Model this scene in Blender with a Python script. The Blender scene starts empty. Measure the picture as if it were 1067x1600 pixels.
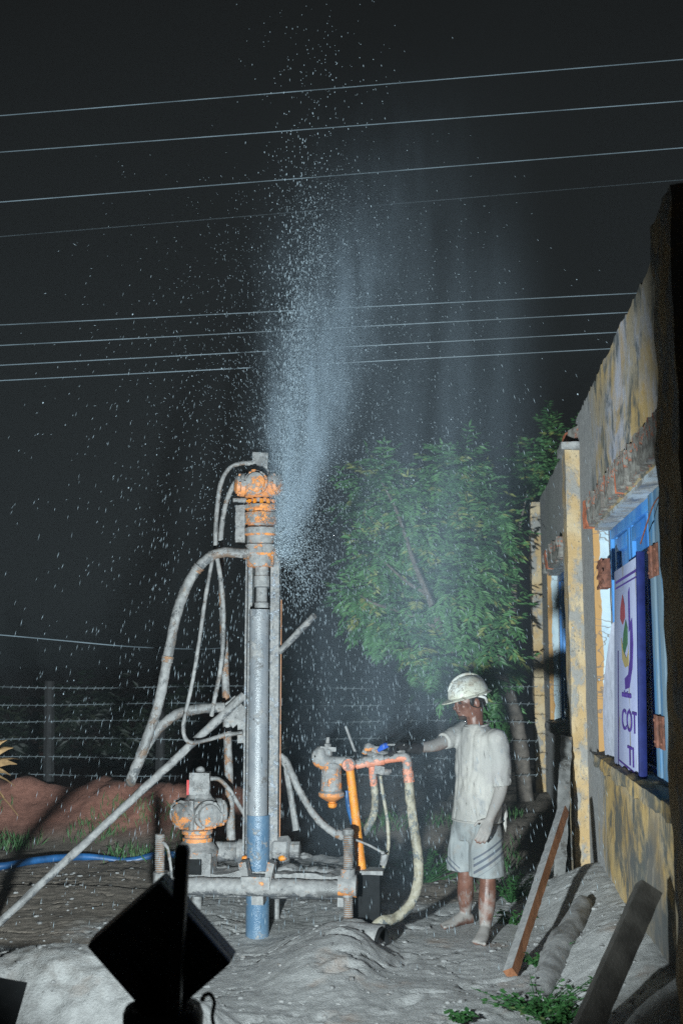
import bpy, bmesh, math, random
import numpy as np
from mathutils import Vector, Matrix, Euler, noise as mn
R = math.radians
random.seed(7); rng = np.random.default_rng(7)
S = bpy.context.scene
COL = S.collection

# ------------------------------------------------------------------ camera
F, CX, CY = 1780.0, 533.5, 800.0            # focal length and centre in photo pixels
PITCH, YAW = R(7.52), R(5.867)
CAM = Vector((0, 0, 1.66))
FW = Vector((-math.sin(YAW)*math.cos(PITCH), math.cos(YAW)*math.cos(PITCH), math.sin(PITCH)))
RT = Vector((math.cos(YAW), math.sin(YAW), 0))
UP = RT.cross(FW)
cd = bpy.data.cameras.new('camera'); cam = bpy.data.objects.new('camera', cd); COL.objects.link(cam)
cam.matrix_world = Matrix(((RT.x, UP.x, -FW.x, CAM.x), (RT.y, UP.y, -FW.y, CAM.y), (RT.z, UP.z, -FW.z, CAM.z), (0, 0, 0, 1)))
cd.sensor_fit = 'VERTICAL'; cd.sensor_height = 36.0; cd.lens = 36.0*F/1600.0
cd.clip_start = 0.05; cd.clip_end = 900
S.camera = cam
cd.dof.use_dof = True; cd.dof.focus_distance = 7.3; cd.dof.aperture_fstop = 2.8

def ray(px, py): return FW + RT*((px-CX)/F) + UP*((CY-py)/F)
def P(px, py, Y):
    d = ray(px, py); return CAM + d*(Y/d.y)
def WX(px, py, X):
    d = ray(px, py); return CAM + d*(X/d.x)

# ------------------------------------------------------------------ night sky, exposure
W = bpy.data.worlds.new('World'); S.world = W; W.use_nodes = True
bg = W.node_tree.nodes['Background']
bg.inputs['Color'].default_value = (0.92, 0.99, 1.0, 1); bg.inputs['Strength'].default_value = 0.0080
S.view_settings.view_transform = 'Standard'
S.view_settings.look = 'None'
S.view_settings.exposure = 0.0; S.view_settings.gamma = 1.0
S.view_settings.use_curve_mapping = False
S.render.engine = 'CYCLES'
S.cycles.use_denoising = False            # the photograph is a grainy high-ISO night shot
S.cycles.volume_bounces = 0
S.cycles.max_bounces = 6; S.cycles.diffuse_bounces = 3
S.cycles.volume_step_rate = 0.5; S.cycles.volume_max_steps = 256

LAMP = P(250, 1478, 3.55)                    # the floodlight that stands in the photo
LAMP_DIR = Vector((-0.03, 1.0, 0.17)).normalized()
LAMP_POWER = 1200.0

# ------------------------------------------------------------------ mesh helpers
def origin(o):
    v = Vector((0, 0, 0))
    while o is not None:
        v += o.location; o = o.parent
    return v

def link_mesh(name, me, mat, parent):
    o = bpy.data.objects.new(name, me); COL.objects.link(o)
    if mat is not None:
        for m in (mat if isinstance(mat, (list, tuple)) else [mat]): me.materials.append(m)
    if parent is not None: o.parent = parent
    return o

def spline(pts, k=8):
    pts = [Vector(p) for p in pts]
    q = [pts[0]*2-pts[1]] + pts + [pts[-1]*2-pts[-2]]
    out = []
    for i in range(1, len(q)-2):
        a, b, c, d = q[i-1], q[i], q[i+1], q[i+2]
        for j in range(k):
            t = j/k
            out.append(0.5*((2*b)+(c-a)*t+(2*a-5*b+4*c-d)*t*t+(3*b-a-3*c+d)*t*t*t))
    out.append(pts[-1]); return out

class MB:
    def __init__(s): s.v = []; s.f = []; s.mi = []; s.cm = 0
    def face(s, idx): s.f.append(tuple(idx)); s.mi.append(s.cm)
    def ring(s, c, u, w, ru, rw, n):
        b = len(s.v)
        for i in range(n):
            a = 2*math.pi*i/n
            s.v.append(Vector(c)+u*(math.cos(a)*ru)+w*(math.sin(a)*rw))
        return b
    def bridge(s, a, b, n):
        for i in range(n):
            j = (i+1) % n; s.face((a+i, a+j, b+j, b+i))
    def cap(s, a, n, flip=False):
        r = [a+i for i in range(n)]; s.face(r if not flip else r[::-1])
    def tube(s, pts, r, n=10, caps=True, rr=None):
        pts = [Vector(p) for p in pts]; m = len(pts)
        rad = r if isinstance(r, (list, tuple)) else [r]*m
        t0 = (pts[1]-pts[0]).normalized()
        u = t0.orthogonal().normalized()
        prev = None
        for i in range(m):
            t = (pts[min(i+1, m-1)]-pts[max(i-1, 0)]).normalized()
            u = (u-t*u.dot(t)).normalized(); w = t.cross(u)
            b = s.ring(pts[i], u, w, rad[i], rad[i], n)
            if prev is not None: s.bridge(prev, b, n)
            elif caps: s.cap(b, n, True)
            prev = b
        if caps: s.cap(prev, n)
        return s
    def cyl(s, a, b, r, r2=None, n=16, seg=1):
        a, b = Vector(a), Vector(b); r2 = r if r2 is None else r2
        return s.tube([a.lerp(b, i/seg) for i in range(seg+1)], [r+(r2-r)*i/seg for i in range(seg+1)], n)
    def lathe(s, base, prof, axis=(0, 0, 1), n=20):
        base = Vector(base); ax = Vector(axis).normalized(); u = ax.orthogonal().normalized(); w = ax.cross(u)
        prev = None
        for k, (r, h) in enumerate(prof):
            b = s.ring(base+ax*h, u, w, max(r, 1e-4), max(r, 1e-4), n)
            if prev is not None: s.bridge(prev, b, n)
            else: s.cap(b, n, True)
            prev = b
        s.cap(prev, n); return s
    def loft(s, rings, n=20):                     # rings: (centre, u, w, ru, rw)
        prev = None
        for c, u, w, ru, rw in rings:
            b = s.ring(c, Vector(u), Vector(w), ru, rw, n)
            if prev is not None: s.bridge(prev, b, n)
            else: s.cap(b, n, True)
            prev = b
        s.cap(prev, n); return s
    def box(s, c, size, rot=None, seg=(1, 1, 1)):
        M = rot if isinstance(rot, Matrix) else (Euler(rot).to_matrix() if rot else Matrix.Identity(3))
        c = Vector(c); h = Vector(size)/2
        ax = [(0, 1, 2), (1, 2, 0), (2, 0, 1)]
        for d, a, b in ax:
            for sg in (-1, 1):
                na, nb = seg[a], seg[b]; st = len(s.v)
                for i in range(na+1):
                    for j in range(nb+1):
                        p = [0, 0, 0]; p[d] = sg*h[d]; p[a] = -h[a]+2*h[a]*i/na; p[b] = -h[b]+2*h[b]*j/nb
                        s.v.append(c+M@Vector(p))
                for i in range(na):
                    for j in range(nb):
                        q = [st+i*(nb+1)+j, st+(i+1)*(nb+1)+j, st+(i+1)*(nb+1)+j+1, st+i*(nb+1)+j+1]
                        s.face(q if sg > 0 else q[::-1])
        return s
    def ball(s, c, r, n=12, m=8, rot=None):
        r = Vector((r, r, r)) if isinstance(r, (int, float)) else Vector(r)
        M = rot if isinstance(rot, Matrix) else (Euler(rot).to_matrix() if rot else Matrix.Identity(3))
        c = Vector(c); st = len(s.v)
        s.v.append(c+M@Vector((0, 0, -r.z)))
        for j in range(1, m):
            ph = -math.pi/2+math.pi*j/m
            for i in range(n):
                a = 2*math.pi*i/n
                s.v.append(c+M@Vector((r.x*math.cos(ph)*math.cos(a), r.y*math.cos(ph)*math.sin(a), r.z*math.sin(ph))))
        s.v.append(c+M@Vector((0, 0, r.z))); top = len(s.v)-1
        for i in range(n):
            k = (i+1) % n
            s.face((st, st+1+k, st+1+i)); s.face((top, top-n+i, top-n+k))
            for j in range(m-2):
                a = st+1+j*n; s.face((a+i, a+k, a+n+k, a+n+i))
        return s
    def build(s, name, mat, parent=None, lump=0.0, lscale=25.0, weld=True, ang=35, bev=0.0, smooth=True):
        me = bpy.data.meshes.new(name); o0 = origin(parent) if parent else Vector((0, 0, 0))
        me.from_pydata([tuple(p-o0) for p in s.v], [], s.f)
        if any(s.mi): me.polygons.foreach_set('material_index', s.mi)
        if weld or lump or bev:
            bm = bmesh.new(); bm.from_mesh(me)
            bmesh.ops.remove_doubles(bm, verts=bm.verts, dist=1e-5)
            if bev:
                es = [e for e in bm.edges if len(e.link_faces) == 2 and e.calc_face_angle(0) > R(40)]
                if es: bmesh.ops.bevel(bm, geom=es, offset=bev, segments=2, affect='EDGES', profile=0.5)
            if lump:
                bm.normal_update()
                for v in bm.verts:
                    p = (v.co+o0)*lscale
                    d = mn.noise(p)*0.65+mn.noise(p*2.3)*0.45
                    v.co += v.normal*(d*lump)
            bm.to_mesh(me); bm.free()
        if smooth:
            me.shade_smooth(); me.set_sharp_from_angle(angle=R(ang))
        o = link_mesh(name, me, mat, parent)
        return o

def tag(o, label=None, cat=None, group=None, kind=None):
    if label: o['label'] = label
    if cat: o['category'] = cat
    if group: o['group'] = group
    if kind: o['kind'] = kind
    return o
def thing(name, label, cat, loc=(0, 0, 0), group=None):
    o = bpy.data.objects.new(name, None); COL.objects.link(o); o.location = loc; o.empty_display_size = 0.1
    return tag(o, label, cat, group)
def remeshed(mb, name, mat, parent, voxel, it=4, lump=0.0, lscale=20):
    me = bpy.data.meshes.new('tmp'); me.from_pydata([tuple(p) for p in mb.v], [], mb.f)
    t = bpy.data.objects.new('tmp', me); COL.objects.link(t)
    m = t.modifiers.new('r', 'REMESH'); m.mode = 'VOXEL'; m.voxel_size = voxel
    m = t.modifiers.new('s', 'SMOOTH'); m.iterations = it; m.factor = 0.5
    dg = bpy.context.evaluated_depsgraph_get()
    me2 = bpy.data.meshes.new_from_object(t.evaluated_get(dg)); me2.name = name
    bpy.data.objects.remove(t); bpy.data.meshes.remove(me)
    o0 = origin(parent) if parent else Vector((0, 0, 0))
    for v in me2.vertices:
        if lump:
            p = v.co*lscale; v.co += v.normal*((mn.noise(p)*0.65+mn.noise(p*2.3)*0.45)*lump)
    for v in me2.vertices: v.co -= o0
    me2.materials.clear(); me2.shade_smooth()
    return link_mesh(name, me2, mat, parent)

# ------------------------------------------------------------------ material helpers
class NT:
    def __init__(s, name):
        s.m = bpy.data.materials.new(name); s.m.use_nodes = True; s.t = s.m.node_tree
        s.b = s.t.nodes['Principled BSDF']; s.tc = s.t.nodes.new('ShaderNodeTexCoord')
    def new(s, k): return s.t.nodes.new('ShaderNode'+k)
    def put(s, sock, v):
        if isinstance(v, bpy.types.NodeSocket): s.t.links.new(v, sock)
        elif isinstance(v, (tuple, list)) and len(v) == 3 and sock.type == 'RGBA': sock.default_value = (*v, 1)
        else: sock.default_value = v
    @property
    def co(s): return s.tc.outputs['Object']
    def math(s, op, a, b=0.0, clamp=False):
        n = s.new('Math'); n.operation = op; n.use_clamp = clamp; s.put(n.inputs[0], a); s.put(n.inputs[1], b); return n.outputs[0]
    def scale(s, v, sc):
        n = s.new('VectorMath'); n.operation = 'MULTIPLY'; s.put(n.inputs[0], v); n.inputs[1].default_value = sc; return n.outputs[0]
    def add(s, v, b):
        n = s.new('VectorMath'); n.operation = 'ADD'; s.put(n.inputs[0], v); s.put(n.inputs[1], b); return n.outputs[0]
    def noise(s, sc=5, det=4, rough=0.55, vec=None, dist=0.0):
        n = s.new('TexNoise'); s.put(n.inputs['Vector'], vec if vec is not None else s.co)
        n.inputs['Scale'].default_value = sc; n.inputs['Detail'].default_value = det
        n.inputs['Roughness'].default_value = rough; n.inputs['Distortion'].default_value = dist; return n.outputs['Fac']
    def vor(s, sc=5, vec=None, feat='F1'):
        n = s.new('TexVoronoi'); n.feature = feat; s.put(n.inputs['Vector'], vec if vec is not None else s.co)
        n.inputs['Scale'].default_value = sc; return n.outputs['Distance']
    def step(s, v, a, b):
        n = s.new('MapRange'); n.interpolation_type = 'SMOOTHSTEP'; s.put(n.inputs['Value'], v)
        n.inputs['From Min'].default_value = a; n.inputs['From Max'].default_value = b; return n.outputs[0]
    def mix(s, f, a, b):
        n = s.new('Mix'); n.data_type = 'RGBA'; s.put(n.inputs[0], f); s.put(n.inputs[6], a); s.put(n.inputs[7], b); return n.outputs[2]
    def mixf(s, f, a, b):
        n = s.new('Mix'); s.put(n.inputs[0], f); s.put(n.inputs[2], a); s.put(n.inputs[3], b); return n.outputs[0]
    def xyz(s, v=None):
        n = s.new('SeparateXYZ'); s.put(n.inputs[0], v if v is not None else s.co); return n.outputs
    def nz(s):
        g = s.new('NewGeometry'); n = s.new('SeparateXYZ'); s.t.links.new(g.outputs['Normal'], n.inputs[0]); return n.outputs[2]
    def attr(s, name):
        n = s.new('Attribute'); n.attribute_name = name; return n.outputs['Fac']
    def bump(s, h, st=0.5, d=0.01):
        n = s.new('Bump'); s.put(n.inputs['Height'], h); n.inputs['Strength'].default_value = st; n.inputs['Distance'].default_value = d
        s.t.links.new(n.outputs[0], s.b.inputs['Normal']); return n
    def out(s, col=None, rough=None, metal=None, spec=None):
        if col is not None: s.put(s.b.inputs['Base Color'], col)
        if rough is not None: s.put(s.b.inputs['Roughness'], rough)
        if metal is not None: s.put(s.b.inputs['Metallic'], metal)
        if spec is not None: s.put(s.b.inputs['Specular IOR Level'], spec)
        return s.m

MUD = (0.22, 0.217, 0.217); MUD2 = (0.31, 0.305, 0.30); MUDD = (0.15, 0.145, 0.14)
def muddy(name, paint, amount=0.5, rough=0.35, paint2=None, up=0.25, sc=14, mud=MUD, mud2=MUD2, metal=0.0):
    """paint partly covered by splashed drilling mud; mud lies thicker on upward faces"""
    n = NT(name)
    a = n.noise(sc, 6, 0.62); f = n.noise(sc*7, 3, 0.6)
    k = n.math('ADD', n.math('ADD', a, n.math('MULTIPLY', n.nz(), up)), n.math('MULTIPLY', n.math('SUBTRACT', f, 0.5), 0.35))
    th = 0.5+(0.5-amount)*0.62
    m = n.step(k, th-0.05, th+0.05)
    pc = n.mix(n.step(n.noise(sc*0.7, 3), 0.4, 0.62), paint, paint2 or tuple(c*0.72 for c in paint))
    mc = n.mix(n.step(n.noise(sc*2.2, 5), 0.35, 0.68), mud, mud2)
    wetm = n.step(n.noise(sc*0.45, 5, 0.6, n.add(n.co, (5, 2, 8)), 0.5), 0.48, 0.66)
    mc = n.mix(n.math('MULTIPLY', wetm, 0.75), mc, tuple(q*0.42 for q in mud)); mc = n.mix(n.math('MULTIPLY', n.step(n.noise(sc*1.4, 4, 0.6, n.add(n.co, (1, 7, 3))), 0.60, 0.72), 0.5), mc, (0.26, 0.19, 0.14))
    n.out(n.mix(m, pc, mc), n.mixf(m, rough, n.mixf(wetm, 0.75, 0.3)), metal if not metal else n.mixf(m, metal, 0.0))
    h = n.math('ADD', n.math('MULTIPLY', m, 0.6), n.math('MULTIPLY', n.noise(sc*9, 4, 0.7), 0.7))
    n.bump(h, 0.75, 0.006); return n.m

def plain(name, col, rough=0.6, var=0.25, sc=12, bump=0.2, metal=0.0, spec=0.5):
    n = NT(name)
    c2 = tuple(c*(1-var) for c in col); c3 = tuple(min(1, c*(1+var*0.6)) for c in col)
    n.out(n.mix(n.step(n.noise(sc, 5), 0.3, 0.7), c2, c3), n.mixf(n.noise(sc*2, 3), rough*0.8, min(1, rough*1.15)), metal, spec)
    if bump: n.bump(n.noise(sc*8, 4), bump, 0.004)
    return n.m

M = {}
M['mud'] = muddy('drying_mud', MUD, 0.6, 0.7)
M['orange'] = muddy('orange_paint', (0.58, 0.235, 0.09), 0.53, 0.38, (0.70, 0.27, 0.07), up=0.30, sc=17)
M['orange_heavy'] = muddy('orange_paint_caked', (0.58, 0.235, 0.09), 0.68, 0.4, (0.70, 0.27, 0.07), up=0.25, sc=15)
M['orange_light'] = muddy('orange_paint_clean', (0.58, 0.20, 0.115), 0.42, 0.4, (0.60, 0.27, 0.19), up=0.40, sc=20)
M['yellow'] = muddy('yellow_orange_paint', (0.66, 0.26, 0.02), 0.22, 0.33, (0.66, 0.21, 0.02), up=0.1, sc=22)
M['steel'] = muddy('wet_muddy_steel', (0.13, 0.135, 0.145), 0.80, 0.35, up=0.3, sc=16)
M['steel_rusty'] = muddy('rusty_steel', (0.22, 0.12, 0.07), 0.60, 0.5, (0.30, 0.16, 0.08), up=0.2, sc=18)
M['rail'] = muddy('wet_rail', (0.24, 0.27, 0.31), 0.62, 0.22, (0.32, 0.34, 0.38), up=0.0, sc=26)
M['pvc_grey'] = muddy('wet_grey_pipe', (0.19, 0.205, 0.225), 0.36, 0.25, (0.24, 0.25, 0.265), up=0.0, sc=9)
M['pvc_blue'] = muddy('wet_blue_pipe', (0.075, 0.145, 0.23), 0.30, 0.25, (0.11, 0.18, 0.26), up=0.1, sc=10)
M['rubber'] = muddy('muddy_rubber_hose', (0.10, 0.105, 0.11), 0.66, 0.4, (0.17, 0.12, 0.09), up=0.15, sc=13)
M['hose_pale'] = muddy('pale_muddy_hose', (0.16, 0.18, 0.19), 0.60, 0.4, up=0.15, sc=14, mud=(0.30, 0.27, 0.20), mud2=(0.40, 0.37, 0.30))
M['hose_blue'] = plain('blue_flat_hose', (0.014, 0.085, 0.23), 0.45, 0.4, 9)
M['black'] = plain('black_powder_coat', (0.022, 0.025, 0.025), 0.45, 0.3, 30, 0.15)
M['black_metal'] = plain('dark_steel', (0.010, 0.011, 0.012), 0.8, 0.3, 20, 0.2, spec=0.2)
M['red'] = plain('red_paint', (0.5, 0.03, 0.03), 0.4)
M['blue_handle'] = plain('blue_plastic_grip', (0.02, 0.10, 0.50), 0.4)
M['wire'] = plain('aluminium_wire', (0.15, 0.19, 0.22), 0.5, 0.5, 1.5, 0.0)
M['fence_wire'] = plain('galvanised_wire', (0.14, 0.165, 0.18), 0.5, 0.4, 4, 0.0)
M['post'] = plain('near_black_post', (0.008, 0.008, 0.009), 0.9, 0.35, 14, 0.5)  # one near-black base colour for every fence post
M['brick'] = plain('red_brick', (0.42, 0.13, 0.065), 0.85, 0.4, 22, 0.6)
M['brick_mud'] = muddy('mud_covered_brick', (0.33, 0.12, 0.07), 0.67, 0.9, up=0.05, sc=12, mud=(0.11, 0.10, 0.09), mud2=(0.22, 0.21, 0.19))
M['rust'] = plain('rusty_iron', (0.17, 0.065, 0.04), 0.75, 0.5, 30, 0.6)
M['dark_wood'] = plain('dark_wet_timber', (0.075, 0.068, 0.06), 0.75, 0.4, 10, 0.6)
M['leather'] = plain('black_work_glove', (0.018, 0.018, 0.02), 0.7, 0.3, 25, 0.4)
M['hair'] = plain('black_hair', (0.012, 0.011, 0.011), 0.55, 0.3, 60, 0.6)
M['palm_dry'] = plain('dried_palm_leaf', (0.40, 0.25, 0.12), 0.8, 0.4, 10, 0.4)

def lettering_mat(name, c): return plain(name, c, 0.5, 0.1, 10, 0.0)

# ------------------------------------------------------------------ ground
WALLX = 0.95
def sm(a, b, x):
    t = min(1, max(0, (x-a)/(b-a))); return t*t*(3-2*t)
def fbm(x, y, z=0.0, o=4):
    s = 0; a = 0.5; p = Vector((x, y, z))
    for i in range(o): s += a*mn.noise(p); p = p*2.03; a *= 0.5
    return s
MC = P(85, 1500, 5.25); PM = P(550, 1425, 6.85); MAN = P(742, 1455, 7.42)
def gauss(x, y, cx, cy, sx, sy): return math.exp(-((x-cx)/sx)**2-((y-cy)/sy)**2)
def mask_red(x, y): return sm(10.2, 11.0, y+0.35*mn.noise(Vector((x, y, 3.1))))*sm(-1.2, -1.9, x)
def hgt(x, y):
    if y > 40 or y < 1 or abs(x) > 30: return -0.05
    h = 0.05*fbm(x*0.8, y*0.8, 1.0, 3)*min(1, max(0, (40-y)/20))
    dx, dy = x-MC.x, y-MC.y
    d = math.sqrt((dx/1.15)**2+(dy/0.66)**2)+0.34*fbm(x*2.6, y*2.6, 5.0, 4)
    h += 0.33*sm(1.05, 0.05, d)
    d2 = math.sqrt(((x-PM.x)/(0.44 if x < PM.x else 0.23))**2+((y-PM.y)/(0.95 if y < PM.y else 0.45))**2)+0.28*fbm(x*3.0, y*3.0, 8.0, 3)
    h += 0.17*sm(1.35, 0.1, d2)*(1+0.3*fbm(x*3, y*3, 21.0, 3))
    if y < 9.4:                                   # mud banked against the wall
        k = sm(0.30, 0.97, x+0.10*fbm(x*2, y*2, 2.0, 2))
        h += 0.27*k*sm(9.4, 8.2, y)*sm(3.5, 5.0, y)
    t = (y-11.7+0.25*mn.noise(Vector((x*0.8, 0, 4))))/0.75
    rm = math.exp(-t*t)*sm(-1.5, -2.5, x)
    h += rm*(0.44+0.24*fbm(x*1.3, y*0.6, 9.0, 3))
    h += 0.22*sm(9.6, 11.4, y)*sm(-1.2, -0.4, x)*sm(26, 14, y)
    h += 0.03*sm(8.45, 8.40, y+0.12*fbm(x*2, 0, 1, 3))*sm(-1.4, -1.7, x)   # trodden step at the left
    G_m = gauss(x, y, MAN.x, MAN.y, 0.45, 0.45); h *= 1-min(1, 1.2*G_m); det = 1.0-0.85*G_m
    near = sm(30, 12, y)
    h += near*det*(0.026*fbm(x*2.6, y*2.6, 0.3, 4))+sm(1.0, 0.5, d)*0.018*(0.5-abs(mn.noise(Vector((x*9, y*9, 3.3))))*2)*0.8
    if y > 9.5: h += (rm*0.14+0.02)*fbm(x*2.6, y*2.6, 4.4, 4)+rm*0.06*fbm(x*11, y*11, 2.4, 3)
    if 4 < y < 13 and -6 < x < 2:
        u, w = x*0.85+y*0.52, -x*0.52+y*0.85         # dragged clod ridges
        r = 1-abs(mn.noise(Vector((u*5.0, w*13, 2.2))))*2.2
        wet = sm(0.3, 0.8, fbm(x*1.1+3, y*1.1, 6.0, 3)*2+0.55)
        h += det*0.006*max(0, r)**2*wet
        h += det*0.011*fbm(x*24, y*22, 1.7, 3)
        c = abs(mn.noise(Vector((u*3.6+mn.noise(Vector((x*3, y*3, 1))), w*6.0+1.5*mn.noise(Vector((x*2.5, y*2.5, 4))), 7.7))))
        h -= det*0.042*sm(0.05, 0.0, c)*sm(0.08, 0.36, fbm(x*2.6, y*2.6, 11.0, 3)+0.12)   # drying cracks
    if 5 < y < 8.6 and -1.2 < x < 0.9:
        for fx, fy, fa in FOOT:                      # footprints trodden in the mud
            dx, dy = x-fx, y-fy; a_ = dx*math.cos(fa)+dy*math.sin(fa); b_ = -dx*math.sin(fa)+dy*math.cos(fa)
            q = math.sqrt((a_/0.13)**2+(b_/0.05)**2)
            if q < 1.6: h += -0.020*sm(1.0, 0.6, q)+0.008*sm(0.9, 1.15, q)*sm(1.6, 1.2, q)
    return h
fr = random.Random(5)
FOOT = [(fr.uniform(-0.7, 0.4), fr.uniform(5.4, 7.9), fr.uniform(0, 6.28)) for _ in range(26)]
FOOT = [f for f in FOOT if math.hypot(f[0]-MAN.x, f[1]-MAN.y) > 0.4]

def axis_vals(lo, a, b, hi, st, g):
    v = list(np.arange(a, b+1e-6, st)); s = st
    while v[-1] < hi: s *= g; v.append(v[-1]+s)
    s = st; l = [a]
    while l[-1] > lo: s *= g; l.append(l[-1]-s)
    return l[:0:-1]+v
xs = axis_vals(-260, -2.9, 1.0, 260, 0.018, 1.045); ys = axis_vals(-40, 4.7, 8.9, 420, 0.018, 1.03)
nx, ny = len(xs), len(ys)
verts = [(x, y, hgt(x, y)) for y in ys for x in xs]
faces = [(j*nx+i, j*nx+i+1, (j+1)*nx+i+1, (j+1)*nx+i) for j in range(ny-1) for i in range(nx-1)]
gm = bpy.data.meshes.new('ground'); gm.from_pydata(verts, [], faces); gm.shade_smooth()
redv = np.array([mask_red(v[0], v[1]) for v in verts], dtype=np.float32)
mudv = np.array([max(sm(8.6, 7.6, v[1]+0.7*fbm(v[0]*1.2, v[1]*1.2, 3, 3))*sm(-2.8, -1.6, v[0]+0.6*fbm(v[0]*1.5, v[1]*1.5, 13, 3)+ (0.9 if v[1] < 6.6 else 0)), sm(6.9, 6.4, v[1]), sm(0.0, 0.4, v[0])*sm(10.5, 9, v[1])) for v in verts], dtype=np.float32)
mudv *= np.array([1-0.42*gauss(v[0], v[1], MC.x-0.1, MC.y, 1.0, 0.7) for v in verts], dtype=np.float32)
for nm, arr in (('red', redv), ('mudcover', mudv)):
    at = gm.attributes.new(nm, 'FLOAT', 'POINT'); at.data.foreach_set('value', arr)
n = NT('ground_mud_and_soil')
a1 = n.noise(2.2, 6, 0.6); a2 = n.noise(17, 6, 0.65); a3 = n.noise(90, 4, 0.65)
grey = n.mix(n.step(a2, 0.3, 0.7), (0.285, 0.283, 0.28), (0.395, 0.392, 0.386))
grey = n.mix(n.math('MULTIPLY', n.step(a1, 0.58, 0.72), 0.55), grey, (0.30, 0.20, 0.145))
brown = n.mix(n.step(a2, 0.3, 0.7), (0.15, 0.122, 0.10), (0.25, 0.21, 0.175))
red = n.mix(n.step(a2, 0.3, 0.7), (0.20, 0.085, 0.06), (0.33, 0.15, 0.11))
mc = n.math('ADD', n.attr('mudcover'), n.math('MULTIPLY', n.math('SUBTRACT', a2, 0.5), 0.5))
col = n.mix(n.step(mc, 0.3, 0.7), brown, grey)
col = n.mix(n.attr('red'), col, red)
wet = n.math('MULTIPLY', n.step(n.noise(1.3, 4), 0.45, 0.62), n.attr('mudcover'))
n.out(col, n.mixf(wet, 0.9, 0.42))
n.bump(n.math('ADD', n.math('MULTIPLY', a2, 0.4), n.math('ADD', n.math('MULTIPLY', a3, 0.5), n.math('MULTIPLY', n.noise(260, 3), 0.25))), 0.9, 0.018)
ground = link_mesh('ground', gm, n.m, None); tag(ground, 'grey drilling mud and brown soil under the rig', kind='structure')

# clods and pebbles, too many to count
mb = MB()
for i in range(1100):
    y = random.uniform(4.9, 9.5); x = random.uniform(-0.42*y, min(0.9, 0.2*y))
    if (x-MAN.x)**2+(y-MAN.y)**2 < 0.08: continue
    s = random.choice((0.004, 0.005, 0.006, 0.008, 0.011, 0.016))*random.uniform(0.7, 1.2)
    mb.ball((x, y, hgt(x, y)-s*0.1), (s*random.uniform(0.8, 1.7), s*random.uniform(0.8, 1.4), s*0.8), 6, 4, (0, 0, random.uniform(0, 6)))
o = mb.build('mud_clods', M['mud'], None, 0.004, 60, weld=False); tag(o, 'small clods of mud scattered on the ground', kind='stuff')

# ------------------------------------------------------------------ the building on the right
BLD = thing('building', 'old yellow plastered building with blue shuttered windows along the right', 'building', (WALLX, 8.9, 0))
n = NT('stained_plaster')
wc = n.add(n.co, (WALLX, 8.9, 0)); X_, Y_, Z_ = n.xyz(wc)
sv = n.scale(wc, (1.0, 1.0, 0.30)); sv2 = n.scale(wc, (1.0, 0.5, 0.30))
sv = n.scale(wc, (1, 0.38, 0.42)); s1 = n.noise(4, 8, 0.66, sv, 0.8); s2 = n.noise(5, 8, 0.66, n.add(sv, (3, 7, 1)), 0.8); s3 = n.noise(3.2, 8, 0.66, n.add(sv, (9, 2, 5)), 0.8)
fine = n.noise(40, 4, 0.65, sv2); blotch = n.noise(1.6, 5, 0.6, wc)
st1 = n.noise(16, 7, 0.65, n.scale(wc, (1, 0.35, 0.25)), 0.6); st2 = n.noise(34, 6, 0.7, n.scale(wc, (1, 0.4, 0.3)), 0.5)
och = n.mix(n.step(s1, 0.25, 0.75), (0.36, 0.22, 0.06), (0.44, 0.32, 0.15))
och = n.mix(n.math('MULTIPLY', n.step(n.noise(2.2, 6, 0.62, n.scale(wc, (1, 0.45, 0.6)), 0.6), 0.44, 0.64), 0.7), och, (0.235, 0.225, 0.205))
c = n.mix(n.math('MULTIPLY', n.math('MULTIPLY', n.step(n.math('ADD', s3, n.math('MULTIPLY', st1, 0.4)), 0.66, 0.84), n.step(Z_, 1.8, 2.9)), 0.8), och, (0.33, 0.36, 0.46))
c = n.mix(n.math('MULTIPLY', n.step(n.math('ADD', s2, n.math('MULTIPLY', st1, 0.7)), 0.80, 0.98), 0.9), c, (0.05, 0.062, 0.066))
lowk = n.math('MULTIPLY', n.step(n.math('ADD', n.noise(2.6, 8, 0.7, n.add(sv, (2, 5, 3)), 0.6), n.math('MULTIPLY', n.math('SUBTRACT', 7.4, Y_), 0.07)), 0.52, 0.66), n.step(Z_, 1.15, 0.7))
c = n.mix(n.math('MULTIPLY', lowk, 0.85), c, (0.065, 0.066, 0.066))
c = n.mix(n.math('MULTIPLY', n.step(st2, 0.50, 0.80), 0.30), c, (0.13, 0.13, 0.125))
c = n.mix(n.math('MULTIPLY', n.step(n.noise(22, 6, 0.7, wc), 0.60, 0.72), 0.4), c, (0.27, 0.285, 0.28))
yk = n.math('ADD', n.step(Y_, 7.0, 9.2), n.math('MULTIPLY', n.math('SUBTRACT', n.noise(3, 6, 0.65, n.scale(wc, (1, 1, 0.35))), 0.5), 1.1))
yk = n.math('ADD', yk, n.math('MULTIPLY', n.step(Z_, 0.5, 0.0), 0.5))
mcol = n.mix(n.step(n.noise(25, 5, 0.7, wc), 0.35, 0.7), (0.24, 0.235, 0.235), (0.33, 0.325, 0.32))
c = n.mix(n.step(yk, 0.36, 0.60), c, mcol)
n.out(c, 0.9)
n.bump(n.math('ADD', n.math('MULTIPLY', n.noise(30, 6, 0.7, wc), 0.7), n.math('MULTIPLY', n.noise(6, 5, 0.6, wc), 0.6)), 0.8, 0.010)
M['plaster'] = n.m
n = NT('pilaster_plaster')
wc = n.co
pch = n.step(n.noise(6, 6, 0.68, n.scale(wc, (1, 1, 0.6))), 0.46, 0.58)
c = n.mix(n.step(n.noise(4, 5), 0.4, 0.65), (0.40, 0.27, 0.13), (0.46, 0.36, 0.23))
c = n.mix(pch, c, (0.25, 0.24, 0.225))
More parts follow.
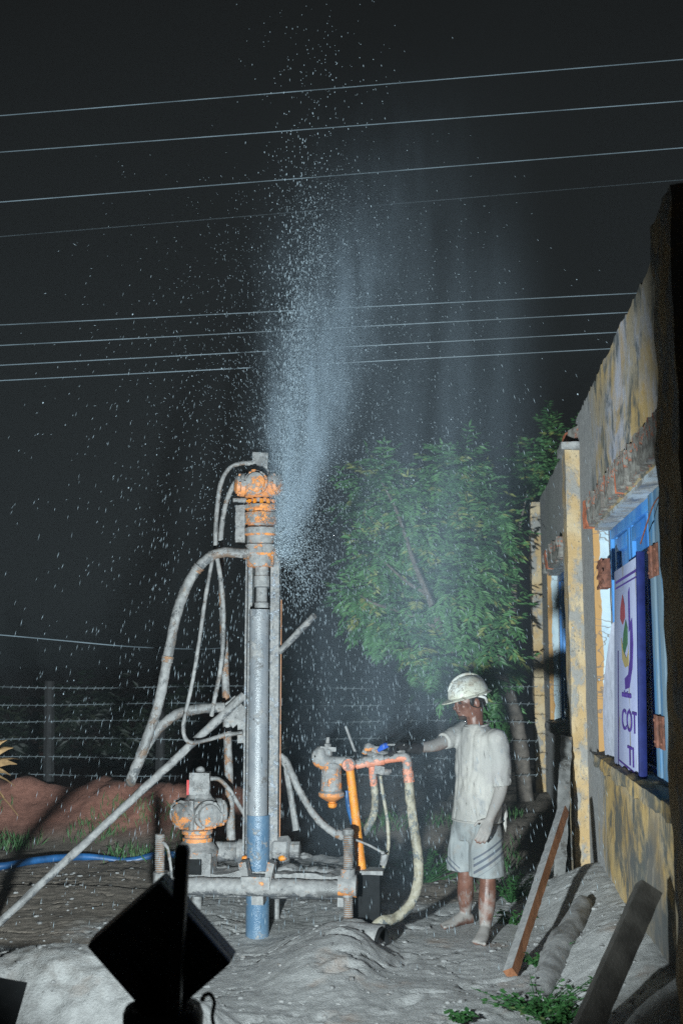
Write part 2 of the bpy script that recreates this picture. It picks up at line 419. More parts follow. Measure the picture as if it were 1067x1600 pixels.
c = n.mix(n.step(n.noise(45, 4, 0.7), 0.58, 0.7), c, (0.09, 0.085, 0.08))
n.out(c, 0.9); n.bump(n.math('ADD', n.noise(30, 6, 0.7), n.math('MULTIPLY', pch, 0.5)), 0.8, 0.012)
M['pilaster'] = n.m

ZT, ZB = 3.59, -0.30
OPEN = [(5.15, 8.17, 1.01, 2.61), (10.40, 12.45, 1.01, 2.61)]
def wall_dx(y, z): return 0.010*fbm(y*1.5, z*1.5, 2.0, 3)+0.006*fbm(y*9, z*9, 4.0, 3)
mb = MB()
ye = sorted(set([4.2, 14.0]+[v for o_ in OPEN for v in o_[:2]])); ze = [ZB, 1.01, 2.61, ZT]
for i in range(len(ye)-1):
    for j in range(3):
        y0, y1, z0, z1 = ye[i], ye[i+1], ze[j], ze[j+1]
        if any(abs(o_[0]-y0) < 1e-6 and abs(o_[2]-z0) < 1e-6 for o_ in OPEN): continue
        mb.box((WALLX+0.13, (y0+y1)/2, (z0+z1)/2), (0.26, y1-y0, z1-z0), seg=(2, max(2, int((y1-y0)/0.06)), max(2, int((z1-z0)/0.06))))
for p in mb.v:
    if p.x < WALLX+0.01: p.x += wall_dx(p.y, p.z)
    if p.z > ZT-1e-4: p.z += 0.05*fbm(p.y*2.5, 0, 7, 4)+0.03*(mn.noise(Vector((p.y*14, 0, 0)))) - 0.05*sm(9.0, 9.2, p.y)
mb.build('wall', M['plaster'], BLD)
def pilaster(y, zt, w=0.34, prot=0.11, lump=0.012):
    m = MB(); m.box((WALLX-prot/2+0.04, y+w/2, (zt+ZB)/2), (prot+0.08, w, zt-ZB), seg=(4, 6, 60))
    return m.build('pilaster', M['pilaster'], BLD, lump, 9 if lump < 0.02 else 4)
pilaster(8.92, 3.31); pilaster(13.3, 3.51); pilaster(4.38, 3.53, 0.46, 0.11, 0.035)
m = MB(); m.box((WALLX+0.02, 9.09, 3.34), (0.32, 0.42, 0.06), seg=(6, 8, 2)); m.build('pilaster_cap', M['mud'], BLD, 0.015, 12)

# lintel bricks, each its own piece
BR = MB(); BR.box((0, 0, 0), (0.13, 0.086, 0.19), seg=(3, 2, 4))
brick_me = []
for k in range(5):
    m = MB(); m.v = [Vector(v) for v in BR.v]; m.f = list(BR.f); m.mi = list(BR.mi)
    for v in m.v: v += Vector((k*3.1, 0, 0))
    oo = m.build('brick', None, None, 0.022, 13, bev=0.0)
    for v in oo.data.vertices: v.co.x -= k*3.1
    brick_me.append(oo.data); bpy.data.objects.remove(oo)
bm_red = []
for me in brick_me:
    a = me.copy(); a.materials.clear(); a.materials.append(M['brick']); bm_red.append(a)
    me.materials.clear(); me.materials.append(M['brick_mud'])
def brick(pos, rot, red, sc=1.0):
    o = bpy.data.objects.new('brick', random.choice(bm_red if red else brick_me)); COL.objects.link(o); o.parent = BLD
    o.location = Vector(pos)-BLD.location; o.rotation_euler = rot; o.scale = (sc, sc, sc)
for (y0, y1, z0, z1), pitch, reds in ((OPEN[0], 0.112, {0, 9, 14}), (OPEN[1], 0.112, {6})):
    k = 0; y = y1-0.02
    while y > y0:
        t = (y-y0)/(y1-y0); arch = 0.10*(1-(2*t-1)**2)
        brick((WALLX+0.018+random.uniform(-0.02, 0.012), y, z1+0.085+arch*0.25+random.uniform(-0.008, 0.008)), (random.uniform(-.22, .22)-0.2*(t-0.5), random.uniform(-.15, .15), random.uniform(-.2, .2)), k in reds)
        y -= pitch; k += 1
brick((WALLX-0.02, 9.16, 3.44), (R(90), 0.1, 0.2), True); brick((WALLX+0.03, 9.0, 3.46), (R(85), 0.0, 0.5), False)
# crumbled soffit plaster over the openings
M['whitewash'] = muddy('dirty_whitewash', (0.34, 0.38, 0.42), 0.5, 0.9, (0.28, 0.32, 0.36), up=0.0, sc=6)
for (y0, y1, z0, z1) in OPEN:
    m = MB(); m.box((WALLX+0.12, (y0+y1)/2, z1-0.01), (0.22, y1-y0-0.01, 0.03), seg=(6, 40, 1)); m.build('soffit', M['whitewash'], BLD, 0.015, 10)
# jamb reveals: pale whitewash with an ochre edge
n = NT('jamb_paint'); c = n.add(n.co, (WALLX, 8.9, 0)); X_, Y_, Z_ = n.xyz(c)
e = n.math('ADD', X_, n.math('MULTIPLY', n.math('SUBTRACT', n.noise(7, 4), 0.5), 0.05))
cc = n.mix(n.step(e, WALLX+0.038, WALLX+0.046), (0.40, 0.22, 0.08), n.mix(n.step(n.noise(8, 5), 0.4, 0.7), (0.42, 0.50, 0.53), (0.32, 0.41, 0.46)))
cr = n.step(n.math('ABSOLUTE', n.math('SUBTRACT', n.noise(3, 3, 0.6, n.scale(c, (1, 1, 1.6))), 0.5)), 0.012, 0.004)
cc = n.mix(n.math('MULTIPLY', cr, 0.8), cc, (0.15, 0.12, 0.1))
n.out(cc, 0.85); n.bump(n.noise(30, 5), 0.4, 0.006); M['jamb'] = n.m
n = NT('weathered_blue_paint'); c = n.co
b = n.mix(n.step(n.noise(4, 5, 0.6, n.scale(c, (1, 1, 0.3))), 0.35, 0.65), (0.025, 0.15, 0.46), (0.06, 0.24, 0.55))
b = n.mix(n.step(n.noise(28, 5, 0.7, n.scale(c, (1, 1, 0.4))), 0.60, 0.68), b, (0.16, 0.22, 0.24))
b = n.mix(n.step(n.noise(70, 3, 0.7), 0.66, 0.72), b, (0.27, 0.28, 0.28))
n.out(b, 0.55); n.bump(n.noise(24, 5, 0.6, n.scale(c, (1, 1, 0.2))), 0.4, 0.005); M['blue_wood'] = n.m
n = NT('greyed_teal_paint'); c = n.co
b = n.mix(n.step(n.noise(9, 5, 0.6, n.scale(c, (1, 1, 0.2))), 0.4, 0.62), (0.045, 0.16, 0.32), (0.13, 0.19, 0.24))
n.out(b, 0.6); n.bump(n.noise(30, 5, 0.6, n.scale(c, (1, 1, 0.2))), 0.5, 0.005); M['teal_wood'] = n.m
M['navy'] = plain('dark_blue_edge', (0.012, 0.02, 0.12), 0.6)

for idx, (y0, y1, z0, z1) in enumerate(OPEN):
    zb, zt = z0, z1; xf = WALLX+0.115
    win = MB()
    win.box((xf+0.03, y1-0.035, (zb+zt)/2), (0.06, 0.07, zt-zb)).box((xf+0.03, y0+0.035, (zb+zt)/2), (0.06, 0.07, zt-zb))
    win.box((xf+0.03, (y0+y1)/2, zt-0.06), (0.06, y1-y0-0.14, 0.07)).box((xf+0.03, (y0+y1)/2, zb+0.035), (0.06, y1-y0-0.14, 0.07))
    wf = win.build('window', M['blue_wood'], BLD, bev=0.004)
    m = MB(); m.box((WALLX+0.052, y1-0.004, (zb+zt)/2), (0.108, 0.02, zt-zb-0.01), seg=(4, 1, 40)); m.build('jamb', M['jamb'], wf, 0.006, 10)
    m = MB(); m.box((WALLX+0.04, (y0+y1)/2, zb+0.0), (0.20, y1-y0-0.03, 0.07), seg=(8, 60, 2)); m.build('sill', M['mud'] if idx else M['plaster'], wf, 0.035, 7)
    nleaf = 4; lw = (y1-y0-0.16)/nleaf
    for k in range(nleaf):
        yc = y1-0.08-lw*(k+0.5); m = MB()
        m.box((xf+0.055, yc, (zb+zt)/2), (0.02, lw-0.03, zt-zb-0.17))
        for dy in (-1, 1): m.box((xf+0.038, yc+dy*(lw/2-0.06), (zb+zt)/2), (0.035, 0.09, zt-zb-0.16))
        for zz in (zb+0.13, zb+0.58, zb+1.05, zt-0.15): m.box((xf+0.038, yc, zz), (0.035, lw-0.21, 0.09))
        m.build('shutter', M['blue_wood'], wf, bev=0.003)
    if idx == 0:
        for yy, mt, wd in ((6.10, 'teal_wood', 0.12), (5.90, 'teal_wood', 0.16), (5.63, 'blue_wood', 0.26)):
            m = MB(); m.box((WALLX+0.085, yy, (zb+zt)/2+0.0), (0.055, wd, zt-zb-0.13)); m.build('mullion', M[mt], wf, bev=0.005)
        for zz in (2.18, 1.31):
            m = MB(); m.box((WALLX+0.052, 6.09, zz), (0.010, 0.11, 0.165)).box((WALLX+0.052, 5.93, zz), (0.010, 0.10, 0.165)).cyl((WALLX+0.046, 6.015, zz-0.08), (WALLX+0.046, 6.015, zz+0.08), 0.012, n=10)
            for zs in (-0.055, 0.055):
                for ys_ in (6.11, 5.92): m.ball((WALLX+0.046, ys_, zz+zs), 0.009, 8, 5)
            m.build('hinge', M['rust'], wf, bev=0.002)
        m = MB(); q = [WX(1002, 838, WALLX+0.05)]
        m.tube(spline([(WALLX+0.02, 6.2, 2.29), (WALLX+0.01, 5.95, 2.35), (WALLX+0.02, 5.75, 2.44), (WALLX+0.03, 5.55, 2.47)], 6), 0.004, 6); m.build('latch_wire', M['rust'], wf)
        m = MB(); base = WX(948, 897, WALLX+0.04)     # rusted bolt bracket on the frame
        for k in range(4): m.box(base+Vector((-0.02, -0.10+k*0.06, 0.0)), (0.06, 0.018, 0.20), (R(-12), 0, 0))
        for k in (-0.07, 0.0, 0.07): m.box(base+Vector((-0.05, 0, k)), (0.012, 0.26, 0.022), (R(-8), 0, 0))
        m.build('bracket', M['rust'], wf, bev=0.003)

# leaning board with print in the window
yL, yR, zb_, zt_ = 7.25, 6.30, 0.98, 2.23
pb = thing('poster_board', 'white printed board with purple lettering leaning in the blue window', 'sign', (WALLX+0.01, 7.0, zb_))
n = NT('white_board'); c = n.mix(n.step(n.noise(3, 4, 0.6, n.scale(n.co, (1, 1, 0.4))), 0.35, 0.7), (0.34, 0.37, 0.57), (0.44, 0.47, 0.64))
c = n.mix(n.math('MULTIPLY', n.step(n.noise(10, 5, 0.65, n.scale(n.co, (1, 1, 0.12))), 0.56, 0.62), n.step(n.noise(3, 3), 0.42, 0.50)), c, (0.27, 0.25, 0.24)); n.out(c, 0.45); M['board'] = n.m
PX = WALLX-0.005
lean = 0.015
def bpt(u, v, off=0.0):    # u 0..1 left (far) to right (near), v 0..1 bottom to top
    return Vector((PX+lean*v-off, yL+(yR-yL)*u+(0.12-0.16*v)*(1-0.5*u), zb_+(zt_-zb_)*v))
m = MB()
quad = [bpt(0, 0), bpt(1, 0.0), bpt(1, 1.0), bpt(0.02, 0.99)]
for q in quad: m.v.append(q)
for q in quad: m.v.append(q+Vector((0.035, 0, 0)))
for f in ((0, 1, 2, 3), (7, 6, 5, 4), (0, 4, 5, 1), (1, 5, 6, 2), (2, 6, 7, 3), (3, 7, 4, 0)): m.face(f)
m.build('panel', M['board'], pb, bev=0.003)
m = MB(); a, b = bpt(1.015, -0.03)+Vector((0.016, 0, 0)), bpt(1.015, 1.02)+Vector((0.016, 0, 0)); m.box((a+b)/2, (0.042, 0.025, (b-a).length), (b-a).to_track_quat('Z', 'Y').to_matrix()); m.build('edge_strip', M['navy'], pb, bev=0.003)
ink = lettering_mat('purple_ink', (0.075, 0.035, 0.24)); inkr = lettering_mat('red_ink', (0.27, 0.05, 0.07)); inkg = lettering_mat('green_ink', (0.05, 0.13, 0.07)); inky = lettering_mat('yellow_ink', (0.36, 0.28, 0.12))
def strip(u0, v0, u1, v1, w, mb_):
    a, b = bpt(u0, v0, 0.003), bpt(u1, v1, 0.003); d = (b-a).normalized(); nn = Vector((-1, 0, 0)); s_ = d.cross(nn).normalized()*w/2
    st = len(mb_.v); mb_.v += [a-s_, b-s_, b+s_, a+s_]; mb_.face((st, st+1, st+2, st+3))
for i, w in ((0, 0.016), (0.028, 0.010)):
    for q in ((0.30+i, 0.05+i, 0.99, 0.035+i*0.9), (0.30+i, 0.05+i, 0.30+i, 0.60), (0.1, 0.93-i, 0.99, 0.94-i)):
        q = tuple(0.20+(v_-0.30) if (k_ % 2 == 0 and v_ in (0.30, 0.328)) else v_ for k_, v_ in enumerate(q)); m = MB(); strip(*q, w, m); m.build('border_line', ink, pb, weld=False)
def poly(pts, name, mat):
    m = MB(); m.v = [bpt(u, v, 0.004) for u, v in pts]; m.face(range(len(pts))); m.v += [bpt(u, v, 0.002) for u, v in pts]
    L = len(pts)
    for i in range(L): m.face((i, (i+1) % L, L+(i+1) % L, L+i))
    m.build(name, mat, pb, smooth=False)
poly([(0.42, 0.86), (0.33, 0.80), (0.32, 0.75), (0.42, 0.72), (0.52, 0.75), (0.50, 0.81)], 'emblem_flame', inkr)
poly([(0.55, 0.74), (0.46, 0.68), (0.42, 0.61), (0.50, 0.585), (0.62, 0.63), (0.62, 0.70)], 'emblem_leaf', inkg)
poly([(0.36, 0.66), (0.44, 0.60), (0.58, 0.56), (0.66, 0.60), (0.66, 0.53), (0.52, 0.52), (0.40, 0.56)], 'emblem_band', inky)
poly([(0.74, 0.72), (0.80, 0.74), (0.84, 0.62), (0.80, 0.52), (0.68, 0.43), (0.52, 0.42), (0.50, 0.47), (0.64, 0.49), (0.72, 0.56)], 'emblem_swoosh', ink)
poly([(0.66, 0.86), (0.71, 0.88), (0.73, 0.70), (0.68, 0.68)], 'emblem_stem', ink)
def text(body, u, v, size, sx, name='lettering'):
    cu = bpy.data.curves.new(name, 'FONT'); cu.body = body; cu.size = size; cu.extrude = 0.001; cu.offset = 0.001
    t = bpy.data.objects.new('t', cu); COL.objects.link(t)
    dg = bpy.context.evaluated_depsgraph_get(); me = bpy.data.meshes.new_from_object(t.evaluated_get(dg)); bpy.data.objects.remove(t)
    p0 = bpt(u, v, 0.004); a = Vector((0, -1, 0)); b = Vector((lean, 0, zt_-zb_)).normalized(); nn = Vector((-1, 0, 0)); o0 = origin(pb)
    for vv in me.vertices: vv.co = p0+a*(vv.co.x*sx)+b*vv.co.y+nn*vv.co.z-o0
    me.name = name; me.materials.clear(); link_mesh(name, me, ink, pb)
text('COT', 0.37, 0.235, 0.17, 1.60); text('TI', 0.60, 0.085, 0.155, 1.9); text('ndation', 0.38, 0.385, 0.055, 2.2); text('-', 0.66, 0.32, 0.07, 1.3)
m = MB()           # curled white sheet beside the board
for i in range(9):
    t = i/8; m.v += [Vector((PX+0.02-0.03*math.sin(t*3), 7.95-0.55*t**1.3, 1.00+0.9*t)), Vector((PX+0.03-0.015*math.sin(t*4), 7.24+0.08*t, 0.98+0.95*t))]
for i in range(8): m.face((2*i, 2*i+1, 2*i+3, 2*i+2))
for i in range(len(m.v)): m.v.append(m.v[i]+Vector((0.004, 0, 0)))
for i in range(8): m.face((18+2*i+2, 18+2*i+3, 18+2*i+1, 18+2*i)); m.face((2*i, 2*i+2, 18+2*i+2, 18+2*i)); m.face((2*i+3, 2*i+1, 18+2*i+1, 18+2*i+3))
m.build('loose_sheet', plain('white_sheet', (0.55, 0.57, 0.68), 0.5, 0.15), pb, weld=False)

# ------------------------------------------------------------------ overhead wires
def wire(p0, p1, Y, r, label, sag=0.0):
    a, b = P(*p0, Y), P(*p1, Y); d = b-a; a2 = a-d*1.2; b2 = b+d*1.2
    pts = []
    for i in range(25):
        t = i/24; p = a2.lerp(b2, t); p.z += -sag*4*t*(1-t)+sag; pts.append(p)
    m = MB(); m.tube(pts, r, 6); o = m.build('overhead_wire', M['wire'], None, weld=False)
    return tag(o, label, 'wire', 'power lines crossing the night sky')
wire((0, 181), (1067, 93), 9.3, 0.0040, 'topmost bright overhead wire high in the black sky', 0.02)
wire((0, 238), (1067, 158), 9.3, 0.0040, 'second bright overhead wire from the top of the sky', 0.02)
wire((0, 316), (1067, 231), 9.3, 0.0040, 'third bright overhead wire from the top of the sky', 0.02)
wire((0, 370), (1067, 281), 12.5, 0.0014, 'faint thin overhead wire below the three upper bright ones', 0.02)
wire((0, 508), (1000, 458), 9.8, 0.0040, 'uppermost of the four lower wires meeting the wall top', 0.02)
wire((0, 540), (985, 488), 9.8, 0.0040, 'second of the four lower wires, counted downwards', 0.02)
wire((0, 571), (970, 519), 9.8, 0.0040, 'third of the four lower wires, counted downwards', 0.02)
wire((0, 595), (955, 545), 9.8, 0.0040, 'lowest overhead wire just above the drill head', 0.02)
m = MB(); m.tube(spline([P(-60, 988, 9.0), P(0, 992, 9.0), P(100, 1001, 9.0), P(200, 1010, 9.0), P(300, 1014, 8.4), P(348, 1012, 7.42)], 6), 0.0045, 6)
tag(m.build('slack_cable', M['wire'], None, weld=False), 'pale slack cable sagging behind the hoses at left', 'cable')

# ------------------------------------------------------------------ fence
FY = 12.2
fn = thing('barbed_wire_fence', 'barbed wire fence on dark posts behind the red earth bank', 'fence', P(78, 1290, FY))
for px, top, w in ((78, 1064, 0.062), (252, 1085, 0.055), (505, 1070, 0.05), (690, 1072, 0.05), (-110, 1060, 0.06)):
    a = P(px-3, 1310, FY); b = P(px, top, FY)
    m = MB(); m.tube([a.lerp(b, i/8) for i in range(9)], [w*(1.05-0.15*i/8) for i in range(9)], 8); m.build('post', M['post'], fn, 0.012, 12)
for k, yy in enumerate((1073, 1100, 1127, 1155, 1184, 1211)):
    pts = [P(px, yy+2*math.sin(px*0.013+k)+(0.004*px*(0.5-k*0.1)), FY-0.05) for px in range(-160, 860, 40)]
    m = MB(); m.tube(spline(pts, 3), 0.0034, 5)
    for px in range(-150, 850, 13):
        c = P(px, yy+2*math.sin(px*0.013+k)+(0.004*px*(0.5-k*0.1)), FY-0.05)
        m.cyl(c+Vector((-0.012, 0, -0.018)), c+Vector((0.012, 0, 0.018)), 0.003, n=4)
    m.build('barbed_wire', M['fence_wire'], fn, weld=False)

# ------------------------------------------------------------------ the drilling rig
RY = 7.2
RIG = thing('drilling_rig', 'mud splashed borewell drilling rig with orange rotary head and hoses', 'drilling rig', P(401, 1466, RY))
def tb(pts, r, n=10, k=6): return MB().tube(spline([P(*p) for p in pts], k), r, n)
# casing pipe with the upper grey length
m = MB(); a, b = P(402, 1480, RY), P(402, 1273, RY); m.lathe((a.x, a.y, -0.1), [(0.072, 0), (0.072, b.z+0.1), (0.064, b.z+0.1)], n=32); cas = m.build('casing_pipe', M['pvc_blue'], RIG)
zt = P(404, 955, RY).z; cx = P(404, 1100, RY).x
m = MB(); m.lathe((cx, RY, b.z-0.02), [(0.063, 0), (0.063, zt-b.z), (0.066, zt-b.z), (0.066, zt-b.z+0.03), (0.05, zt-b.z+0.035)], n=32); m.build('drill_pipe', M['pvc_grey'], RIG)
zr = P(404, 880, RY).z
m = MB(); h = zr-zt; m.lathe((P(409, 920, RY).x, RY, zt+0.02), [(0.046, 0), (0.046, h*0.1), (0.036, h*0.14), (0.036, h*0.42), (0.050, h*0.44), (0.050, h*0.66), (0.044, h*0.68), (0.044, h*0.86), (0.052, h*0.88), (0.052, h)], n=24)
m.build('drill_rod', M['steel'], RIG)
# mast rails (channels)
zb_r = 0.37
for px, wd, dp in ((390, 0.045, 0.07), (431, 0.056, 0.07)):
    x = P(px, 1100, RY+0.09).x; z1 = P(px, 868, RY).z
    m = MB(); m.box((x, RY+0.09, (zb_r+z1)/2), (wd, 0.012, z1-zb_r), seg=(2, 1, 60))
    for sx in (-1, 1): m.box((x+sx*(wd/2-0.005), RY+0.055, (zb_r+z1)/2), (0.010, 0.06, z1-zb_r), seg=(1, 1, 60))
    if px > 400: m.box((x, RY+0.022, (zb_r+z1)/2), (wd, 0.010, z1-zb_r), seg=(4, 1, 120))
    m.build('mast_rail', M['rail'], RIG, 0.003, 60)
x = P(438.5, 1100, RY+0.05).x; m = MB(); m.box((x, RY+0.06, 1.26), (0.004, 0.015, 1.6)); m.build('feed_chain_guard', plain('orange_edge', (0.45, 0.17, 0.05), 0.5), RIG)
for zz in (0.71, 1.41, 2.01): 
    m = MB(); m.box((P(410, 1100, RY).x, RY+0.11, zz), (0.22, 0.02, 0.05), seg=(6, 1, 2)); m.build('cross_brace', M['steel'], RIG, 0.004, 40)

def radial_motor(c, s, mat, parent, name='radial_motor', a0=-90):
    """five cylinders in a star round a vertical shaft, with a port block on top"""
    m = MB(); c = Vector(c)
    m.lathe(c+Vector((0, 0, -0.085*s)), [(0.060*s, 0), (0.085*s, 0.012*s), (0.085*s, 0.150*s), (0.06*s, 0.17*s)], n=24)
    hub = m.build(name, mat, parent, 0.004, 30)
    for k in range(5):
        a = R(a0+72*k); d = Vector((math.cos(a), math.sin(a), 0))
        q = MB(); q.lathe(c+d*0.03*s, [(0.058*s, 0), (0.060*s, 0.055*s), (0.072*s, 0.06*s), (0.072*s, 0.085*s), (0.060*s, 0.09*s), (0.056*s, 0.108*s), (0.035*s, 0.118*s)], axis=d, n=18)
        for j in range(6):
            aa = j*math.pi/3; tv = d.cross(Vector((0, 0, 1)))
            p = c+d*(0.115*s)+(tv*math.cos(aa)+Vector((0, 0, 1))*math.sin(aa))*0.062*s
            q.cyl(p, p+d*0.012*s, 0.010*s, n=6)
        q.build('cylinder_head', mat, hub, 0.006, 28)
    q = MB(); 
    for k in (0, 1): q.cyl(c+Vector((-0.012*s, -0.115*s, -0.07*s)), c+Vector((-0.012*s, -0.115*s, 0.075*s)), 0.014*s, n=8)
    q.build('crossover_pipe', mat, hub)
    return hub
# rotary head, bottom to top
hx = P(408, 800, RY).x
def zz(py): return P(408, py, RY).z
def px2m(n): return n*RY/F
m = MB(); m.lathe((hx, RY, zz(886)), [(px2m(20), 0), (px2m(22), 0.02), (px2m(22), 0.07), (px2m(25), 0.085), (px2m(25), zz(852)-zz(886)), (px2m(22), zz(850)-zz(886)), (px2m(22), zz(838)-zz(886)), (px2m(26), zz(835)-zz(886)), (px2m(26), zz(826)-zz(886)), (px2m(20), zz(822)-zz(886))], n=36)
neck = m.build('swivel_neck', M['orange_heavy'], RIG, 0.010, 22)
m = MB(); m.lathe((hx, RY, zz(824)), [(px2m(21), 0), (px2m(21), 0.02), (px2m(26), 0.022), (px2m(26), zz(802)-zz(824)), (px2m(23), zz(801)-zz(824)), (px2m(23), zz(797)-zz(824)), (px2m(26), zz(796)-zz(824)), (px2m(26), zz(790)-zz(824)), (px2m(18), zz(788)-zz(824)), (px2m(18), zz(780)-zz(824))], n=36)
gb = m.build('rotary_gearbox', M['orange'], RIG, 0.006, 24)
m = MB()
for k in range(12):
    a = k*math.pi/6+0.2; p = Vector((hx+math.cos(a)*px2m(21), RY+math.sin(a)*px2m(21), zz(789))); m.cyl(p, p+Vector((0, 0, 0.03)), 0.013, n=6)
m.build('flange_bolts', M['yellow'], gb)
m = MB(); m.box((P(377, 820, RY).x, RY+0.03, (zz(790)+zz(848))/2), (px2m(15), 0.13, zz(790)-zz(848)), seg=(4, 6, 12)); m.build('carriage_plate', M['mud'], RIG, 0.012, 25, bev=0.0)
m = MB(); m.cyl(P(365, 781, RY), P(386, 782, RY), 0.016, n=10, seg=5); m.build('grease_fitting', M['mud'], RIG, 0.008, 40)
m = MB(); m.lathe((hx, RY, zz(796)), [(px2m(19), 0), (px2m(22), 0.01), (px2m(22), 0.03), (px2m(15), 0.035), (px2m(15), zz(776)-zz(796))], n=30); m.build('drive_coupling', M['orange'], RIG, 0.005, 30)
rm = radial_motor((P(405, 758, RY).x, RY, zz(758)), 1.08, M['orange'], RIG, 'rotary_motor')
mx = P(406, 735, RY).x
m = MB(); m.lathe((mx, RY, zz(748)), [(px2m(12), 0), (px2m(18), zz(744)-zz(748)), (px2m(19), zz(738)-zz(748)), (px2m(12), zz(727)-zz(748))], n=20); m.build('port_cover', M['orange'], rm, 0.008, 25)
m = MB(); m.box((mx, RY, zz(721)), (px2m(24), px2m(24), zz(709)-zz(733)), (0, R(2), R(12)), seg=(5, 5, 5)); m.build('port_block', M['mud'], rm, 0.010, 30)
m = MB(); m.ball((mx-0.01, RY, zz(708)), (0.022, 0.022, 0.014), 10, 6); m.build('mud_cap', M['mud'], rm, 0.006, 50)
m = MB(); m.cyl(P(395, 723, RY-0.02), P(384, 724, RY-0.02), 0.017, n=8); m.build('hose_fitting', M['mud'], rm, 0.004, 40)
# hoses
hs = lambda pts, r, mat='rubber', lump=0.004, nm='hose', k=8, n=12: tb(pts, r, n, k).build(nm, M[mat], RIG, lump, 30)
hs([(393, 723, 7.18), (376, 724, 7.17), (358, 732, 7.16), (345, 757, 7.15), (339, 800, 7.14), (337, 852, 7.14), (341, 880, 7.14), (348, 930, 7.14), (349, 1000, 7.14), (344, 1050, 7.14), (336, 1090, 7.16), (331, 1118, 7.2)], 0.0145)
hs([(388, 738, 7.22), (378, 742, 7.22), (363, 762, 7.22), (352, 792, 7.22), (346, 830, 7.22), (345, 870, 7.22)], 0.0165)
hs([(392, 865, 7.15), (372, 864, 7.10), (350, 863, 7.08), (330, 869, 7.06), (309, 888, 7.04), (290, 921, 7.02), (275, 965, 7.0), (262, 1030, 6.98), (248, 1100, 6.97), (228, 1160, 6.96), (213, 1198, 6.96), (206, 1216, 6.97), (205, 1221, 7.03), (210, 1207, 7.10), (224, 1175, 7.13), (244, 1143, 7.15), (275, 1117, 7.18), (310, 1108, 7.22), (350, 1105, 7.3)], 0.032, 'rubber', 0.006, 'air_hose', 10, 16)
hs([(333, 868, 7.12), (322, 930, 7.1), (312, 1000, 7.08), (300, 1070, 7.08), (288, 1125, 7.08), (288, 1148, 7.08), (297, 1160, 7.1), (318, 1158, 7.15), (345, 1150, 7.22), (378, 1145, 7.28)], 0.0125)
hs([(325, 1216, 7.25), (342, 1218, 7.25), (358, 1233, 7.26), (372, 1256, 7.28), (386, 1278, 7.3)], 0.014)
hs([(438, 1180, 7.3), (450, 1195, 7.28), (470, 1240, 7.24), (498, 1282, 7.2), (525, 1303, 7.16), (545, 1309, 7.12)], 0.022, 'rubber', 0.006)
hs([(441, 1190, 7.34), (462, 1225, 7.3), (488, 1265, 7.26), (510, 1288, 7.22)], 0.012)
m = MB(); m.cyl(P(344, 820, 7.42), P(362, 1330, 7.5), 0.022, 0.030, 12, 20); m.build('feed_cylinder', M['steel_rusty'], RIG, 0.004, 30)
m = MB(); a, b = P(447, 1200, 7.5), P(463, 1297, 7.5); m.cyl(a, b, 0.018, 0.022, 8, 5); m.build('strut', M['steel'], RIG, 0.004, 30)
m = MB(); a, b = P(437, 1018, 7.25), P(491, 962, 7.05); m.cyl(a, b, 0.021, 0.021, 12, 10); m.build('lever_bar', M['steel'], RIG, 0.005, 30)
for c_, d_, r_ in ((P(386, 865, 7.14), (1, 0, 0), 0.038), (P(309, 888, 7.04), (0.6, 0, 0.75), 0.037), (P(262, 1030, 6.98), (0.18, 0, 1), 0.037), (P(530, 1304, 7.15), (1, 0, -0.35), 0.028), (P(346, 1150, 7.22), (1, 0.5, 0.3), 0.017)):
    d_ = Vector(d_).normalized(); m = MB(); m.lathe(c_-d_*0.02, [(r_*0.9, 0), (r_, 0.002), (r_, 0.012), (r_*0.95, 0.014), (r_*0.95, 0.026), (r_, 0.028), (r_, 0.038), (r_*0.9, 0.04)], axis=d_, n=16); m.build('hose_clamp', M['steel_rusty'], RIG, 0.003, 40)
# diagonal stay with its bracket
foot = P(-30, 1507, 6.9); foot.z = max(foot.z, 0)
m = MB(); a, b = foot, P(382, 1086, 7.32); m.tube([a.lerp(b, i/40) for i in range(41)], [0.024+0.004*(i/40) for i in range(41)], 12); m.build('stay_pipe', M['steel'], RIG, 0.007, 24)
m = MB(); m.box(P(366, 1112, 7.33), (0.14, 0.02, 0.15), (0, R(-40), 0), seg=(6, 1, 6)); m.box(P(378, 1140, 7.34), (0.05, 0.03, 0.17), seg=(3, 1, 6)); m.build('stay_bracket', M['mud'], RIG, 0.012, 22)
# base frame
BY = 7.02
m = MB(); a, b = P(243, 1383, BY), P(552, 1390, BY); m.tube([a.lerp(b, i/50) for i in range(51)], [0.052]*51, 20); beam = m.build('front_beam', M['steel'], RIG, 0.008, 20)
m = MB(); c = P(543, 1384, BY); m.cyl(c+Vector((-0.055, 0, 0)), c+Vector((0.055, 0, 0)), 0.066, n=20, seg=4); m.cyl(c+Vector((0.0, 0, -0.06)), c+Vector((0, 0, 0.10)), 0.045, n=16, seg=4); m.build('beam_end', M['orange_heavy'], RIG, 0.008, 20)
m = MB(); c = P(252, 1378, BY); m.cyl(c+Vector((0, 0, -0.05)), c+Vector((0, 0, 0.06)), 0.052, n=16, seg=4); m.build('beam_end', M['orange_heavy'], RIG, 0.010, 20)
def jack(px, y0, y1, Y):
    a, b = P(px, y1, Y), P(px, y0, Y); pts = []; rad = []; k = int((b-a).length/0.006)
    for i in range(k+1): pts.append(a.lerp(b, i/k)); rad.append(0.029+(0.0022 if i % 2 else -0.0022))
    m = MB(); m.tube(pts, rad, 14); return m.build('jack_leg', M['steel_rusty'], RIG, 0.003, 30)
jack(250, 1303, 1368, BY); jl = jack(544, 1297, 1440, BY)
m = MB(); m.lathe(P(544, 1300, BY), [(0.03, -0.02), (0.038, -0.01), (0.034, 0.015), (0.01, 0.025)], n=14); m.build('jack_cap', M['mud'], RIG, 0.006, 40)
